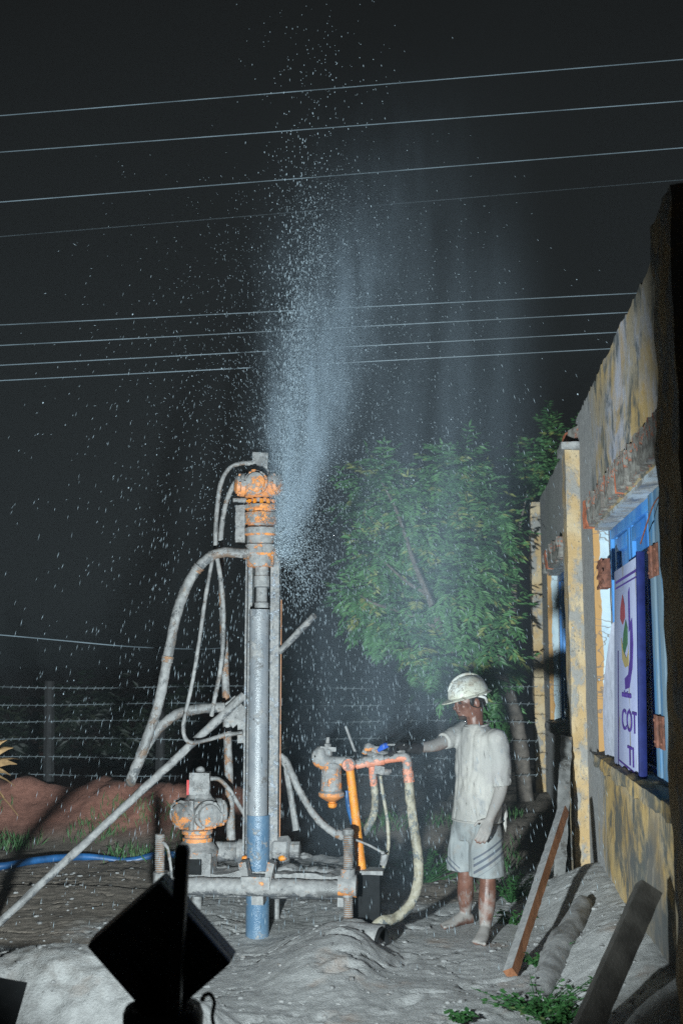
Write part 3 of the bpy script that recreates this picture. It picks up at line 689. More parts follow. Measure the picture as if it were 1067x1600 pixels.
hs([(255, 1316, 6.97), (262, 1325, 6.95), (266, 1345, 6.95), (268, 1370, 6.95), (266, 1386, 6.96)], 0.009)
sad = P(402, 1372, BY-0.02)
m = MB()
for sx in (-1, 1): m.box(sad+Vector((sx*0.075, 0.02, 0.03)), (0.045, 0.10, 0.13), (0, R(sx*12), 0), seg=(3, 4, 5))
m.box(sad+Vector((0, -0.01, -0.02)), (0.17, 0.10, 0.07), seg=(6, 4, 3)); m.build('pipe_saddle', M['orange_heavy'], RIG, 0.010, 22)
# deck behind the beam, crusted with mud
m = MB()
x0, x1 = P(275, 1375, 7.1).x, P(538, 1375, 7.1).x
m.box(((x0+x1)/2, 7.42, 0.315), (x1-x0, 0.62, 0.05), seg=(70, 30, 1))
for v in m.v:
    if v.z > 0.33: v.z += 0.035*max(0, fbm(v.x*4, v.y*5, 1, 4)+0.25)+0.02*fbm(v.x*15, v.y*15, 2, 3)+0.03
m.build('deck_plate', M['steel'], RIG, 0.004, 30)
for yy in (7.30, 7.68):
    m = MB(); m.cyl((x0-0.05, yy, 0.24), (x1+0.03, yy, 0.24), 0.045, n=14, seg=20); m.build('frame_tube', M['steel'], RIG, 0.006, 20)
for xx in (x0, (x0+x1)/2, x1):
    m = MB(); m.cyl((xx, 7.68, hgt(xx, 7.68)-0.1), (xx, 7.68, 0.24), 0.035, n=12); m.build('frame_leg', M['steel'], RIG)
    m = MB(); m.box((xx, 7.36, 0.245), (0.07, 0.66, 0.07), seg=(1, 8, 1)); m.build('side_member', M['steel'], RIG, 0.004, 20)
# winch shaft and drums
m = MB(); a = P(338, 1330, 7.35); m.lathe(a, [(0.06, 0), (0.062, 0.02), (0.058, 0.03), (0.058, 0.13), (0.062, 0.14), (0.078, 0.145), (0.078, 0.19), (0.05, 0.20), (0.05, 0.30)], axis=(1, 0, 0), n=24); m.build('winch_drum', M['steel'], RIG, 0.008, 25)
m = MB(); a = P(425, 1328, 7.26); m.lathe(a, [(0.06, 0), (0.082, 0.02), (0.085, 0.10), (0.07, 0.115), (0.052, 0.12), (0.052, 0.175), (0.03, 0.18)], axis=(1, 0, 0), n=8); m.build('winch_drum', M['steel'], RIG, 0.007, 25, ang=25)
for px in (384, 441):
    m = MB(); m.ball(P(px, 1341, 7.19), (0.026, 0.02, 0.018), 10, 7); m.build('grease_cap', M['yellow'], RIG, 0.004, 40)
for px, py, s in ((452, 1362, 0.11), (500, 1364, 0.12), (478, 1338, 0.05), (350, 1362, 0.08), (425, 1368, 0.07)):
    m = MB(); m.ball(P(px, py, 7.3), (s, s*0.8, s*0.36), 20, 12); m.build('mud_heap', M['mud'], RIG, 0.03, 14)
# pump motor tower on the left
tx = P(306, 1290, 7.15).x; ty = 7.2
def tz(py): return P(306, py, ty).z
def p2(nv): return nv*ty/F
m = MB(); m.box((tx, ty, (tz(1368)+tz(1330))/2), (p2(54), 0.2, tz(1330)-tz(1368)), seg=(6, 4, 5)); m.build('motor_stand', M['orange_heavy'], RIG, 0.008, 22)
m = MB(); m.box((tx+0.005, ty-0.105, (tz(1362)+tz(1338))/2), (p2(24), 0.012, tz(1338)-tz(1362))); m.build('opening_shade_sheet', M['black_metal'], RIG, bev=0.002)  # dark sheet stands in for the shade of the stand's opening
m = MB(); m.lathe((tx, ty, tz(1335)), [(p2(32), 0), (p2(33), 0.03), (p2(28), 0.055), (p2(22), tz(1314)-tz(1335))], n=28); m.build('bell_housing', M['orange_heavy'], RIG, 0.009, 22)
m = MB(); m.lathe((tx, ty, tz(1316)), [(p2(22), 0), (p2(23), 0.03), (p2(20), 0.035), (p2(20), 0.05), (p2(24), 0.055), (p2(24), tz(1296)-tz(1316)), (p2(19), tz(1294)-tz(1316)), (p2(19), tz(1284)-tz(1316))], n=28); m.build('drive_coupling', M['orange'], RIG, 0.006, 26)
rm2 = radial_motor((tx+0.008, ty, tz(1270)), 1.22, M['orange_heavy'], RIG, 'pump_motor', -125)
m = MB(); m.lathe((tx+0.01, ty, tz(1254)), [(p2(23), 0), (p2(22), 0.02), (p2(16), tz(1238)-tz(1254))], n=24); m.build('port_cover', M['orange_heavy'], rm2, 0.009, 24)
m = MB(); m.box((tx+0.012, ty, (tz(1240)+tz(1206))/2), (p2(31), p2(31), tz(1206)-tz(1240)), (0, 0, R(8)), seg=(5, 5, 5)); m.build('port_block', M['mud'], rm2, 0.009, 26)
m = MB(); m.box((tx+0.012-p2(16.5), ty-0.01, (tz(1241)+tz(1218))/2), (0.014, 0.07, tz(1218)-tz(1241))); m.build('red_plug', M['red'], rm2, 0.003, 40)
m = MB(); m.ball((tx+0.012, ty, tz(1203)), (0.03, 0.03, 0.022), 10, 6); m.build('mud_cap', M['mud'], rm2, 0.006, 50)

# ------------------------------------------------------------------ air control stand
AY = 7.25
ST = thing('air_control_stand', 'orange air valve stand with oiler bowl and blue lever by the worker', 'valve stand', P(566, 1420, AY))
def sp(name, mb_, mat, lump=0.004, sc=30, parent=None, **k): return mb_.build(name, M[mat], parent or ST, lump, sc, **k)
m = MB(); m.cyl(P(546, 1196, AY), P(565, 1358, AY), 0.0265, 0.029, 18, 16); sp('post', m, 'yellow', 0.002)
c = P(546, 1194, AY-0.02); m = MB(); m.lathe(c, [(0.036, -0.02), (0.043, 0.0), (0.043, 0.035), (0.034, 0.045)], axis=(-0.1, -1, 0.02), n=24); sp('end_cap', m, 'orange_light', 0.003)
m = MB(); a, b = P(500, 1190, AY), P(540, 1190, AY); m.tube([a.lerp(b, i/6) for i in range(7)], [0.052, 0.056, 0.05, 0.034, 0.03, 0.03, 0.034], 16); m.ball(P(500, 1183, AY), (0.055, 0.06, 0.065), 16, 12); oh = sp('oiler_head', m, 'orange_heavy', 0.014, 22)
oc = P(518, 1200, AY)
zo = lambda py: P(518, py, AY).z
m = MB(); m.lathe((oc.x, AY, zo(1252)), [(0.03, 0), (0.065, 0.02), (0.078, 0.03), (0.082, zo(1243)-zo(1252)), (0.082, zo(1238)-zo(1252)), (0.066, zo(1235)-zo(1252)), (0.062, zo(1196)-zo(1252)), (0.05, zo(1192)-zo(1252))], n=28); sp('oiler_bowl', m, 'orange', 0.004)
m = MB(); m.lathe((oc.x+0.005, AY, zo(1263)), [(0.014, 0), (0.026, 0.008), (0.030, 0.03), (0.022, 0.036), (0.022, 0.06)], n=10); sp('drain_plug', m, 'yellow', 0.002)
m = MB(); m.lathe(P(512, 1180, AY), [(0.03, 0), (0.028, 0.035), (0.022, 0.04), (0.022, 0.07), (0.013, 0.075), (0.010, 0.11)], n=8); m.box(P(512, 1170, AY), (0.10, 0.04, 0.028), (0, R(4), R(14)), seg=(6, 2, 2)); sp('filler_cap', m, 'orange_heavy', 0.006, 40)
pts = [P(556, 1196, AY), P(575, 1191, AY), P(600, 1187, AY), P(618, 1184, AY), P(632, 1183, AY)]
m = MB(); m.tube(spline(pts, 5), 0.026, 16); a, b = P(572, 1191, AY), P(600, 1186, AY); m.cyl(a, b, 0.036, n=16, seg=5); sp('manifold_pipe', m, 'orange_light', 0.004)
m = MB()
for px, py, s in ((570, 1186, 0.02), (582, 1178, 0.02), (597, 1176, 0.018), (612, 1176, 0.016), (626, 1174, 0.016), (560, 1190, 0.015)): m.ball(P(px, py, AY-0.005), (s*1.9, s*1.5, s*0.75), 12, 8)
sp('mud_crust', m, 'mud', 0.012, 40)
m = MB(); m.cyl(P(585, 1187, AY), P(585, 1170, AY), 0.028, 0.024, 12, 3); m.ball(P(577, 1168, AY), (0.036, 0.03, 0.026), 12, 8); m.ball(P(570, 1176, AY), (0.02, 0.02, 0.014), 8, 6); m.cyl(P(585, 1171, AY), P(592, 1171, AY-0.02), 0.02, n=10); vb = sp('valve_body', m, 'orange_heavy', 0.010, 35)
m = MB(); a, b = P(591, 1173, AY-0.03), P(606, 1164, AY-0.05); m.tube(spline([a, a.lerp(b, 0.5)+Vector((0, 0, 0.006)), b], 4), [0.010, 0.012, 0.015, 0.018, 0.018, 0.018, 0.018, 0.018, 0.014], 8); sp('valve_lever', m, 'blue_handle', 0.002, parent=vb)
m = MB(); m.box(P(618, 1163.5, AY-0.06), (0.105, 0.022, 0.010), (0, 0, R(8))); sp('lever_tip', m, 'mud', 0.003, parent=vb)
m = MB(); m.tube(spline([P(628, 1183, AY), P(634, 1184, AY), P(636, 1192, AY), P(637, 1205, AY)], 5), 0.030, 16); m.cyl(P(637, 1204, AY), P(639, 1222, AY), 0.034, n=16, seg=4); sp('elbow', m, 'orange_light', 0.005)
m = MB(); m.tube(spline([P(638, 1216, AY), P(641, 1250, AY), P(646, 1290, AY-0.01), P(652, 1330, AY-0.03), P(654, 1365, AY-0.06), P(648, 1398, AY-0.12), P(634, 1422, AY-0.18), P(614, 1436, AY-0.24), P(596, 1440, AY-0.30), P(584, 1452, AY-0.33), P(574, 1472, AY-0.36)], 9), 0.030, 14); sp('air_hose', m, 'hose_pale', 0.006, 24)
m = MB(); m.cyl(P(581, 1192, AY+0.02), P(584, 1228, AY+0.02), 0.024, n=14, seg=4); sp('drop_leg', m, 'orange_light', 0.003)
m = MB(); m.tube(spline([P(584, 1224, AY+0.02), P(586, 1250, AY+0.02), P(583, 1275, AY+0.05), P(572, 1297, AY+0.1), P(560, 1310, AY+0.16)], 7), 0.023, 12); sp('hose', m, 'hose_pale', 0.004)
m = MB(); m.box(P(593, 1203, AY), (0.06, 0.05, 0.05), (0, R(10), 0), seg=(4, 4, 4)); m.ball(P(604, 1206, AY), (0.03, 0.025, 0.02), 10, 7); sp('drain_cock', m, 'mud', 0.012, 40)
m = MB(); m.tube(spline([P(594, 1212, AY), P(598, 1240, AY), P(604, 1275, AY), P(607, 1310, AY), P(605, 1335, AY), P(599, 1356, AY)], 7), 0.011, 10); sp('hose', m, 'hose_pale', 0.003)
m = MB(); m.cyl(P(602, 1334, AY-0.01), P(598, 1352, AY-0.01), 0.024, 0.02, 10, 4); sp('hose_weight', m, 'steel', 0.004)
m = MB(); m.tube(spline([P(541, 1235, AY+0.06), P(545, 1262, AY+0.06), P(552, 1290, AY+0.05), P(560, 1330, AY+0.05)], 6), 0.016, 10); sp('hose', m, 'hose_blue', 0.002)
m = MB(); m.tube(spline([P(552, 1311, AY-0.12), P(575, 1320, AY-0.12), P(597, 1332, AY-0.12)], 6), 0.007, 8); m.ball(P(598, 1333, AY-0.12), 0.014, 10, 7); sp('hand_lever', m, 'steel', 0.002)
m = MB(); m.cyl(P(540, 1135, AY+0.25), P(556, 1178, AY+0.2), 0.009, n=8, seg=3); m.cyl(P(556, 1178, AY+0.2), P(562, 1350, AY+0.15), 0.009, n=8); sp('guide_rod', m, 'steel', 0.002)
c = P(571, 1360, AY); zg = hgt(c.x, c.y)
m = MB(); m.box((c.x, AY+0.02, c.z-0.005), (0.22, 0.16, 0.022), seg=(8, 6, 1)); sp('foot_plate', m, 'steel', 0.006)
m = MB(); m.box((c.x+0.005, AY+0.03, (c.z+zg)/2-0.04), (0.17, 0.14, c.z-zg+0.05), seg=(3, 3, 5)); sp('pedestal', m, 'black_metal', 0.004, 15, bev=0.0)

# mud caked drum lying with its dark mouth to the right
DR = thing('mud_caked_drum', 'short drum half buried in the mud heap under the orange valve stand', 'drum', (PM.x, PM.y, 0))
c = P(594, 1476, 6.80); ax = Vector((0.93, -0.30, -0.08)).normalized()
m = MB(); m.lathe(c-ax*0.42, [(0.02, 0.12), (0.08, 0.15), (0.10, 0.22), (0.105, 0.40), (0.108, 0.42), (0.100, 0.421), (0.096, 0.25)], axis=ax, n=40); m.build('shell', M['mud'], DR, 0.02, 12)
m = MB(); m.lathe(c-ax*0.20, [(0.07, 0), (0.093, 0.01), (0.095, 0.215), (0.088, 0.216), (0.085, 0.03), (0.001, 0.02)], axis=ax, n=40); m.build('liner', M['black_metal'], DR)

# ------------------------------------------------------------------ the worker
MAN_T = thing('person', 'mud covered barefoot worker in a dirty helmet reaching to the valve lever', 'person', (MAN.x, MAN.y, 0))
n = NT('skin_with_mud')
oc_ = n.xyz(n.co)
skin = n.mix(n.step(n.noise(12, 4), 0.35, 0.7), (0.12, 0.052, 0.036), (0.19, 0.088, 0.062))
mk = n.math('ADD', n.noise(11, 6, 0.65), n.math('MULTIPLY', n.nz(), 0.22))
feet = n.math('MULTIPLY', n.step(oc_[2], 0.34, 0.06), 0.22)
arms = n.math('MULTIPLY', n.math('MULTIPLY', n.step(oc_[2], 0.5, 0.62), n.step(oc_[2], 1.27, 1.23)), 0.34)
mk = n.math('ADD', mk, n.math('ADD', feet, n.math('SUBTRACT', arms, n.math('MULTIPLY', n.step(oc_[2], 1.28, 1.32), 0.10))))
m_ = n.step(mk, 0.52, 0.86)
n.out(n.mix(m_, skin, (0.27, 0.25, 0.235)), n.mixf(m_, 0.42, 0.8)); n.bump(n.noise(60, 5, 0.65), 0.35, 0.004)
M['skin'] = n.m
n = NT('wet_muddy_shirt'); c = n.co
u = n.xyz(c)
stripe = n.step(n.math('SINE', n.math('MULTIPLY', n.math('ADD', u[0], n.math('MULTIPLY', u[1], -0.9)), 190)), 0.6, 0.95)
cl = n.mix(n.step(n.noise(4, 5), 0.42, 0.62), (0.30, 0.29, 0.275), (0.385, 0.365, 0.335))
cl = n.mix(n.math('MULTIPLY', stripe, 0.22), cl, (0.25, 0.24, 0.23))
cl = n.mix(n.step(n.noise(6, 6, 0.62), 0.52, 0.68), cl, (0.29, 0.275, 0.265)); cl = n.mix(n.math('MULTIPLY', n.step(n.noise(9, 4, 0.5, n.add(c, (4, 1, 2))), 0.62, 0.72), 0.6), cl, (0.19, 0.20, 0.21))
n.out(cl, 0.75); n.bump(n.math('ADD', n.noise(26, 5, 0.6), n.math('MULTIPLY', n.noise(150, 2), 0.2)), 0.55, 0.008); M['shirt'] = n.m

LF = Vector((0.61, -0.79, 0)).normalized(); FD = Vector((LF.y, -LF.x, 0)); ZV = Vector((0, 0, 1))
J = dict(neck=P(744, 1138, 7.50), chest=P(747, 1180, 7.52), waist=P(745, 1235, 7.53), pelvis=P(743, 1278, 7.5),
         rs=P(724, 1143, 7.64), re=P(684, 1163, 7.46), rw=P(651, 1169, 7.30), ls=P(776, 1156, 7.38), le=P(783, 1226, 7.38), lw=P(765, 1280, 7.27),
         rh=P(727, 1285, 7.57), rk=P(727, 1365, 7.53), ra=P(727, 1436, 7.62), lh=P(759, 1287, 7.43), lk=P(762, 1374, 7.30), la=P(758, 1450, 7.26))
for k_, dz_ in (('ra', 0.075), ('la', 0.075)): J[k_].z = max(0.0, hgt(J[k_].x, J[k_].y))+dz_
B = MB()
def limb(pts, rad, n=14, k=5):
    s_ = spline(pts, k); L = len(s_); m_ = len(rad)
    rr = []
    for i in range(L):
        t = i/(L-1)*(m_-1); a = int(min(t, m_-2)); f_ = t-a; rr.append(rad[a]*(1-f_)+rad[a+1]*f_)
    B.tube(s_, rr, n); B.ball(s_[0], rr[0], 12, 8); B.ball(s_[-1], rr[-1], 12, 8)
B.loft([(J['neck'], LF, FD, 0.075, 0.065), (P(746, 1150, 7.5), LF, FD, 0.15, 0.085), (J['chest'], LF, FD, 0.165, 0.105), (J['waist'], LF, FD, 0.14, 0.095), (J['pelvis'], LF, FD, 0.155, 0.105), (P(743, 1297, 7.5), LF, FD, 0.13, 0.09)], 20)
limb([J['rs'], J['re'], J['rw']], [0.055, 0.045, 0.042, 0.036, 0.028])
limb([J['ls'], J['le'], J['lw']], [0.055, 0.047, 0.043, 0.038, 0.028])
limb([J['rh'], J['rk'], J['ra']], [0.070, 0.060, 0.050, 0.055, 0.036]); limb([J['lh'], J['lk'], J['la']], [0.068, 0.060, 0.050, 0.056, 0.037])
def foot(ank, d):
    d = Vector((d.x, d.y, 0)).normalized(); s_ = d.cross(ZV); g = max(0.0, hgt(ank.x, ank.y)); a = Vector((ank.x, ank.y, 0)); z0 = g
    rg = []
    for t, w_, h_ in ((-0.06, 0.022, 0.03), (-0.045, 0.033, 0.06), (0.0, 0.036, 0.085), (0.05, 0.038, 0.07), (0.11, 0.044, 0.045), (0.16, 0.047, 0.032), (0.19, 0.04, 0.022)):
        rg.append((a+d*t+Vector((0, 0, z0+h_/2)), s_, ZV, w_, h_/2+0.006))
    B.loft(rg, 14)
    for k in range(5):
        o_ = (-0.034+0.017*k); L = 0.225-0.010*k if True else 0
        B.tube([a+d*0.16+s_*o_+Vector((0, 0, z0+0.018)), a+d*(L-0.01)+s_*o_*1.1+Vector((0, 0, z0+0.014))], [0.012, 0.010 if k else 0.012], 8); B.ball(a+d*(L-0.008)+s_*o_*1.1+Vector((0, 0, z0+0.013)), 0.011 if k else 0.014, 8, 6)
foot(J['ra'], Vector((-0.72, -0.70, 0))); foot(J['la'], Vector((-0.22, -0.97, 0)))
# left hand: palm and five fingers hanging, slightly curled
def hand(B_, w, d, side, pal, curl, sc=1.0):
    """w wrist, d along the hand, side towards the thumb, pal out of the palm"""
    d = d.normalized(); side = (side-d*side.dot(d)).normalized(); pal = (pal-d*pal.dot(d)-side*pal.dot(side)).normalized()
    B_.loft([(w-d*0.02, side, pal, 0.026*sc, 0.020*sc), (w+d*0.03*sc, side, pal, 0.036*sc, 0.017*sc), (w+d*0.085*sc, side, pal, 0.042*sc, 0.015*sc), (w+d*0.10*sc, side, pal, 0.036*sc, 0.011*sc)], 14)
    for k, L in enumerate((0.075, 0.085, 0.078, 0.062)):
        p = w+d*0.088*sc+side*(0.031-0.0205*k)*sc; q = d.copy(); pts = [p-d*0.02]
        for s_, (fr, c_) in enumerate(((0.45, curl*0.8), (0.32, curl*1.2), (0.23, curl*0.9))):
            q = (q*math.cos(c_)+pal*math.sin(c_)).normalized(); pal_k = pal
            p = p+q*L*fr*sc; pts.append(p.copy())
        B_.tube(pts, [0.0100*sc, 0.0096*sc, 0.0088*sc, 0.0078*sc], 8); B_.ball(pts[-1], 0.0078*sc, 8, 6)
    t0 = w+d*0.025*sc+side*0.026*sc; t1 = t0+(d*0.5+side*0.75+pal*0.35).normalized()*0.042*sc; t2 = t1+(d*0.85+side*0.15+pal*0.5).normalized()*0.032*sc
    B_.tube([t0, t1, t2], [0.0125*sc, 0.011*sc, 0.009*sc], 8); B_.ball(t2, 0.009*sc, 8, 6)
hand(B, J['lw'], P(753, 1310, 7.20)-J['lw'], Vector((-0.75, -0.35, 0)), Vector((-0.3, 0.9, 0)), 0.30)
# head with face
hc = P(733, 1096, 7.46); HF = Vector((-0.93, -0.37, -0.16)).normalized(); HL = HF.cross(ZV).normalized()*-1; HU = HL.cross(HF)*-1
if HU.z < 0: HU = -HU
HM = Matrix((HF, HL, HU)).transposed()
def hp(f_, l_, u_): return hc+HF*f_+HL*l_+HU*u_
B.ball(hp(-0.012, 0, 0.022), (0.096, 0.074, 0.090), 18, 14, HM)
B.ball(hp(0.022, 0, -0.030), (0.068, 0.058, 0.078), 16, 12, HM)
B.ball(hp(0.058, 0, -0.082), (0.030, 0.034, 0.024), 12, 8, HM)          # chin
B.ball(hp(0.0, 0, -0.07), (0.06, 0.055, 0.035), 12, 8, HM)              # jaw
B.tube([hp(0.080, 0, 0.020), hp(0.096, 0, -0.008), hp(0.108, 0, -0.028)], [0.010, 0.012, 0.014], 8); B.ball(hp(0.104, 0, -0.028), (0.014, 0.018, 0.012), 10, 8, HM)
B.ball(hp(0.085, 0, -0.050), (0.016, 0.024, 0.008), 10, 6, HM); B.ball(hp(0.082, 0, -0.063), (0.015, 0.022, 0.008), 10, 6, HM)
for s_ in (-1, 1):
    B.ball(hp(0.078, s_*0.032, 0.022), (0.014, 0.026, 0.009), 10, 6, HM)     # brow
    B.ball(hp(0.055, s_*0.045, -0.02), (0.026, 0.02, 0.022), 10, 8, HM)      # cheek
    B.ball(hp(-0.022, s_*0.076, -0.012), (0.020, 0.009, 0.032), 10, 8, HM)   # ear
limb([P(746, 1146, 7.50), P(742, 1128, 7.48), hp(-0.03, 0, -0.03)], [0.068, 0.054, 0.054, 0.056])
body = remeshed(B, 'body', M['skin'], MAN_T, 0.0065, 4, 0.0)
for s_ in (-1, 1):
    m = MB(); m.ball(hp(0.078, s_*0.030, 0.004), (0.012, 0.014, 0.009), 10, 8, HM); m.build('eye', plain('eye', (0.05, 0.04, 0.04), 0.2, 0, 5, 0), MAN_T)
    m = MB(); m.tube([hp(0.092, s_*0.014, 0.022), hp(0.088, s_*0.035, 0.028), hp(0.072, s_*0.052, 0.022)], [0.004, 0.005, 0.003], 6); m.build('eyebrow', M['hair'], MAN_T)
m = MB(); m.ball(hp(0.062, 0, -0.088), (0.030, 0.036, 0.020), 12, 8, HM); m.build('beard', plain('stubble', (0.035, 0.022, 0.018), 0.8, 0.3, 60, 0.4), MAN_T)
m = MB(); m.tube([hp(0.086, 0.024, -0.057), hp(0.099, 0, -0.056), hp(0.086, -0.024, -0.057)], 0.0035, 6); m.build('mouth', plain('lips', (0.07, 0.025, 0.022), 0.6, 0.1, 30, 0), MAN_T)
m = MB(); m.ball(hp(-0.030, 0, 0.020), (0.090, 0.080, 0.088), 20, 14, HM)
m.v = [v for v in m.v]
m.ball(hp(-0.060, 0, -0.012), (0.046, 0.062, 0.045), 16, 12, HM)
for s_ in (-1, 1): m.ball(hp(0.012, s_*0.070, 0.006), (0.012, 0.008, 0.032), 10, 8, HM)
remeshed(m, 'hair', M['hair'], MAN_T, 0.008, 3, 0.006, 60)
# helmet
hn = NT('dirty_helmet')
k_ = hn.step(hn.noise(16, 6, 0.65), 0.50, 0.60); cl = hn.mix(hn.step(hn.noise(5, 4), 0.4, 0.65), (0.48, 0.47, 0.39), (0.56, 0.57, 0.54)); cl = hn.mix(hn.math('MULTIPLY', k_, 0.85), cl, (0.34, 0.30, 0.24))
ln = hn.step(hn.math('ABSOLUTE', hn.math('SUBTRACT', hn.noise(18, 3, 0.5, None, 0.6), 0.5)), 0.02, 0.008); cl = hn.mix(hn.math('MULTIPLY', ln, 0.7), cl, (0.12, 0.10, 0.08))
hn.out(cl, hn.mixf(k_, 0.3, 0.8)); hn.bump(hn.noise(50, 4), 0.3, 0.004); M['helmet'] = hn.m
tf = R(14); HF2 = (HF*math.cos(tf)*1.0-HU*math.sin(tf)*0.35).normalized(); HU2 = (HU-HF2*HU.dot(HF2)).normalized(); HM2 = Matrix((HF2, HL, HU2)).transposed()
h0 = hc+HU2*0.042-HF2*0.004
m = MB(); rings = []
for i in range(11):
    t = i/10; a = t*math.pi/2; rings.append((h0+HU2*(0.125*math.sin(a)), HF2, HL, max(0.002, 0.136*math.cos(a)**0.85), max(0.002, 0.112*math.cos(a)**0.85)))
m.loft(rings, 32); hel = m.build('helmet', M['helmet'], MAN_T)
m = MB(); rr = [(h0+HU2*0.004, 0.136, 0.112), (h0-HU2*0.002, 0.152, 0.126), (h0-HU2*0.008, 0.156, 0.130), (h0-HU2*0.010, 0.150, 0.124), (h0-HU2*0.004, 0.13, 0.108)]
for c_, a_, b_ in rr: pass
prev = None
for c_, a_, b_ in rr:
    bs = len(m.v)
    for i in range(40):
        an = 2*math.pi*i/40; fx = math.cos(an); ext = 0.035*max(0, fx)**3 if a_ > 0.137 else 0
        m.v.append(c_+HF2*(fx*a_+ext)+HL*(math.sin(an)*b_)-HU2*(ext*0.25))
    if prev is not None: m.bridge(prev, bs, 40)
    prev = bs
m.build('brim', M['helmet'], hel)
m = MB(); m.tube(spline([h0+HF2*(0.135*math.cos(a))+HU2*(0.130*math.sin(a)+0.002) for a in [math.pi*i/8 for i in range(1, 8)]], 4), 0.010, 8); m.build('ridge', M['helmet'], hel)
m = MB(); m.tube(spline([h0-HU2*0.012-HF2*0.085+HL*x_ for x_ in (-0.07, 0, 0.07)], 4), 0.014, 8); m.tube(spline([h0-HU2*0.01-HF2*0.03+HL*0.09*s0 for s0 in (1,)]+[h0-HU2*0.035-HF2*0.075+HL*0.08, h0-HU2*0.07-HF2*0.1+HL*0.03], 4), 0.009, 8); m.build('headband', plain('white_band', (0.55, 0.55, 0.52), 0.7), hel)
# shirt
T = MB()
T.loft([(P(744, 1131, 7.50), LF, FD, 0.078, 0.07), (P(745, 1140, 7.5), LF, FD, 0.120, 0.085), (P(747, 1150, 7.5), LF, FD, 0.178, 0.105), (P(748, 1180, 7.5), LF, FD, 0.190, 0.130), (P(748, 1225, 7.5), LF, FD, 0.175, 0.128), (P(746, 1262, 7.5), LF, FD, 0.182, 0.132), (P(744, 1282, 7.5), LF, FD, 0.188, 0.138)], 28)
def sleeve(a, b, c_, r0, r1):
    s_ = spline([a, a.lerp(b, 0.5), b.lerp(c_, 0.06)], 6); T.tube(s_, [r0+(r1-r0)*i/(len(s_)-1) for i in range(len(s_))], 18); T.ball(s_[0], r0, 14, 10)
sleeve(J['ls'], J['le'], J['lw'], 0.074, 0.068); sleeve(J['rs'], J['re'].lerp(J['rs'], 0.25), J['rw'], 0.070, 0.060)
sh = remeshed(T, 'shirt', M['shirt'], MAN_T, 0.009, 5)
for v in sh.data.vertices:
    p = v.co+MAN_T.location; q = Vector((p.x*9+p.z*4, p.y*9, p.z*5-p.x*5)); fd = p.x*0.7-p.y*0.9; low = sm(1.45, 1.0, p.z); fold = abs(mn.noise(Vector((fd*13+1.5*mn.noise(p*4), p.z*2.2, 1)))); dia = abs(mn.noise(Vector((p.z*11+fd*7, fd*3, 4)))); v.co += v.normal*(0.008*mn.noise(q)+0.004*mn.noise(q*2.4)-0.030*low*max(0, 0.28-fold)-0.022*(1-low*0.6)*max(0, 0.25-dia))
def hoop(c_, ru, rw, r_, nm, par, tilt=0.0):
    m = MB(); pts = [c_+LF*(ru*math.cos(a))+FD*(rw*math.sin(a))+ZV*(tilt*math.sin(a)) for a in [2*math.pi*i/36 for i in range(37)]]
    m.tube(pts, r_, 8, caps=False); return m.build(nm, M['shirt'], par, 0.002, 30)
hoop(P(744, 1133, 7.50), 0.083, 0.076, 0.007, 'collar', MAN_T, -0.015); hoop(P(744, 1281, 7.5), 0.183, 0.136, 0.006, 'hem', MAN_T)
# shorts
n = NT('grey_shorts'); c = n.co; u = n.xyz(c)
cl = n.mix(n.step(n.noise(6, 5), 0.4, 0.65), (0.21, 0.225, 0.23), (0.27, 0.285, 0.285)); cl = n.mix(n.step(n.noise(9, 6, 0.65), 0.50, 0.66), cl, (0.22, 0.21, 0.20))
lx = P(760, 1350, 7.35).x-MAN_T.location.x; rx = P(722, 1350, 7.5).x-MAN_T.location.x
z1_ = P(757, 1366, 7.3).z
sl = n.math('SUBTRACT', n.math('SUBTRACT', u[2], z1_), n.math('MULTIPLY', n.math('SUBTRACT', u[0], lx-0.08), 0.62))
band = n.math('MULTIPLY', n.step(n.math('SINE', n.math('MULTIPLY', sl, 2*math.pi/0.040)), 0.2, 0.35), n.math('MULTIPLY', n.step(sl, -0.026, -0.022), n.step(sl, 0.096, 0.092)))
band = n.math('MULTIPLY', band, n.step(u[0], lx-0.085, lx-0.08))
sl2 = n.math('ADD', n.math('SUBTRACT', u[2], z1_+0.005), n.math('MULTIPLY', n.math('SUBTRACT', u[0], rx-0.02), 0.8))
band2 = n.math('MULTIPLY', n.step(n.math('SINE', n.math('MULTIPLY', sl2, 2*math.pi/0.036)), 0.2, 0.35), n.math('MULTIPLY', n.step(sl2, -0.06, -0.055), n.step(sl2, 0.012, 0.008)))
band2 = n.math('MULTIPLY', band2, n.step(u[0], rx-0.012, rx-0.02))
cl = n.mix(n.math('MULTIPLY', n.math('MAXIMUM', band, band2), 0.75), cl, (0.035, 0.045, 0.075))
n.out(cl, 0.8); n.bump(n.noise(40, 5, 0.6), 0.4, 0.006); M['shorts'] = n.m
T = MB()
T.loft([(P(743, 1268, 7.5), LF, FD, 0.165, 0.115), (P(743, 1290, 7.5), LF, FD, 0.180, 0.125), (P(743, 1312, 7.5), LF, FD, 0.175, 0.115)], 24)
T.loft([(P(728, 1290, 7.56), LF, FD, 0.085, 0.10), (P(724, 1330, 7.55), LF, FD, 0.098, 0.105), (P(722, 1359, 7.54), LF, FD, 0.104, 0.108)], 24)
T.loft([(P(757, 1290, 7.43), LF, FD, 0.092, 0.105), (P(759, 1330, 7.40), LF, FD, 0.114, 0.118), (P(760, 1369, 7.36), LF, FD, 0.120, 0.122)], 24)
sh = remeshed(T, 'shorts', M['shorts'], MAN_T, 0.008, 3)
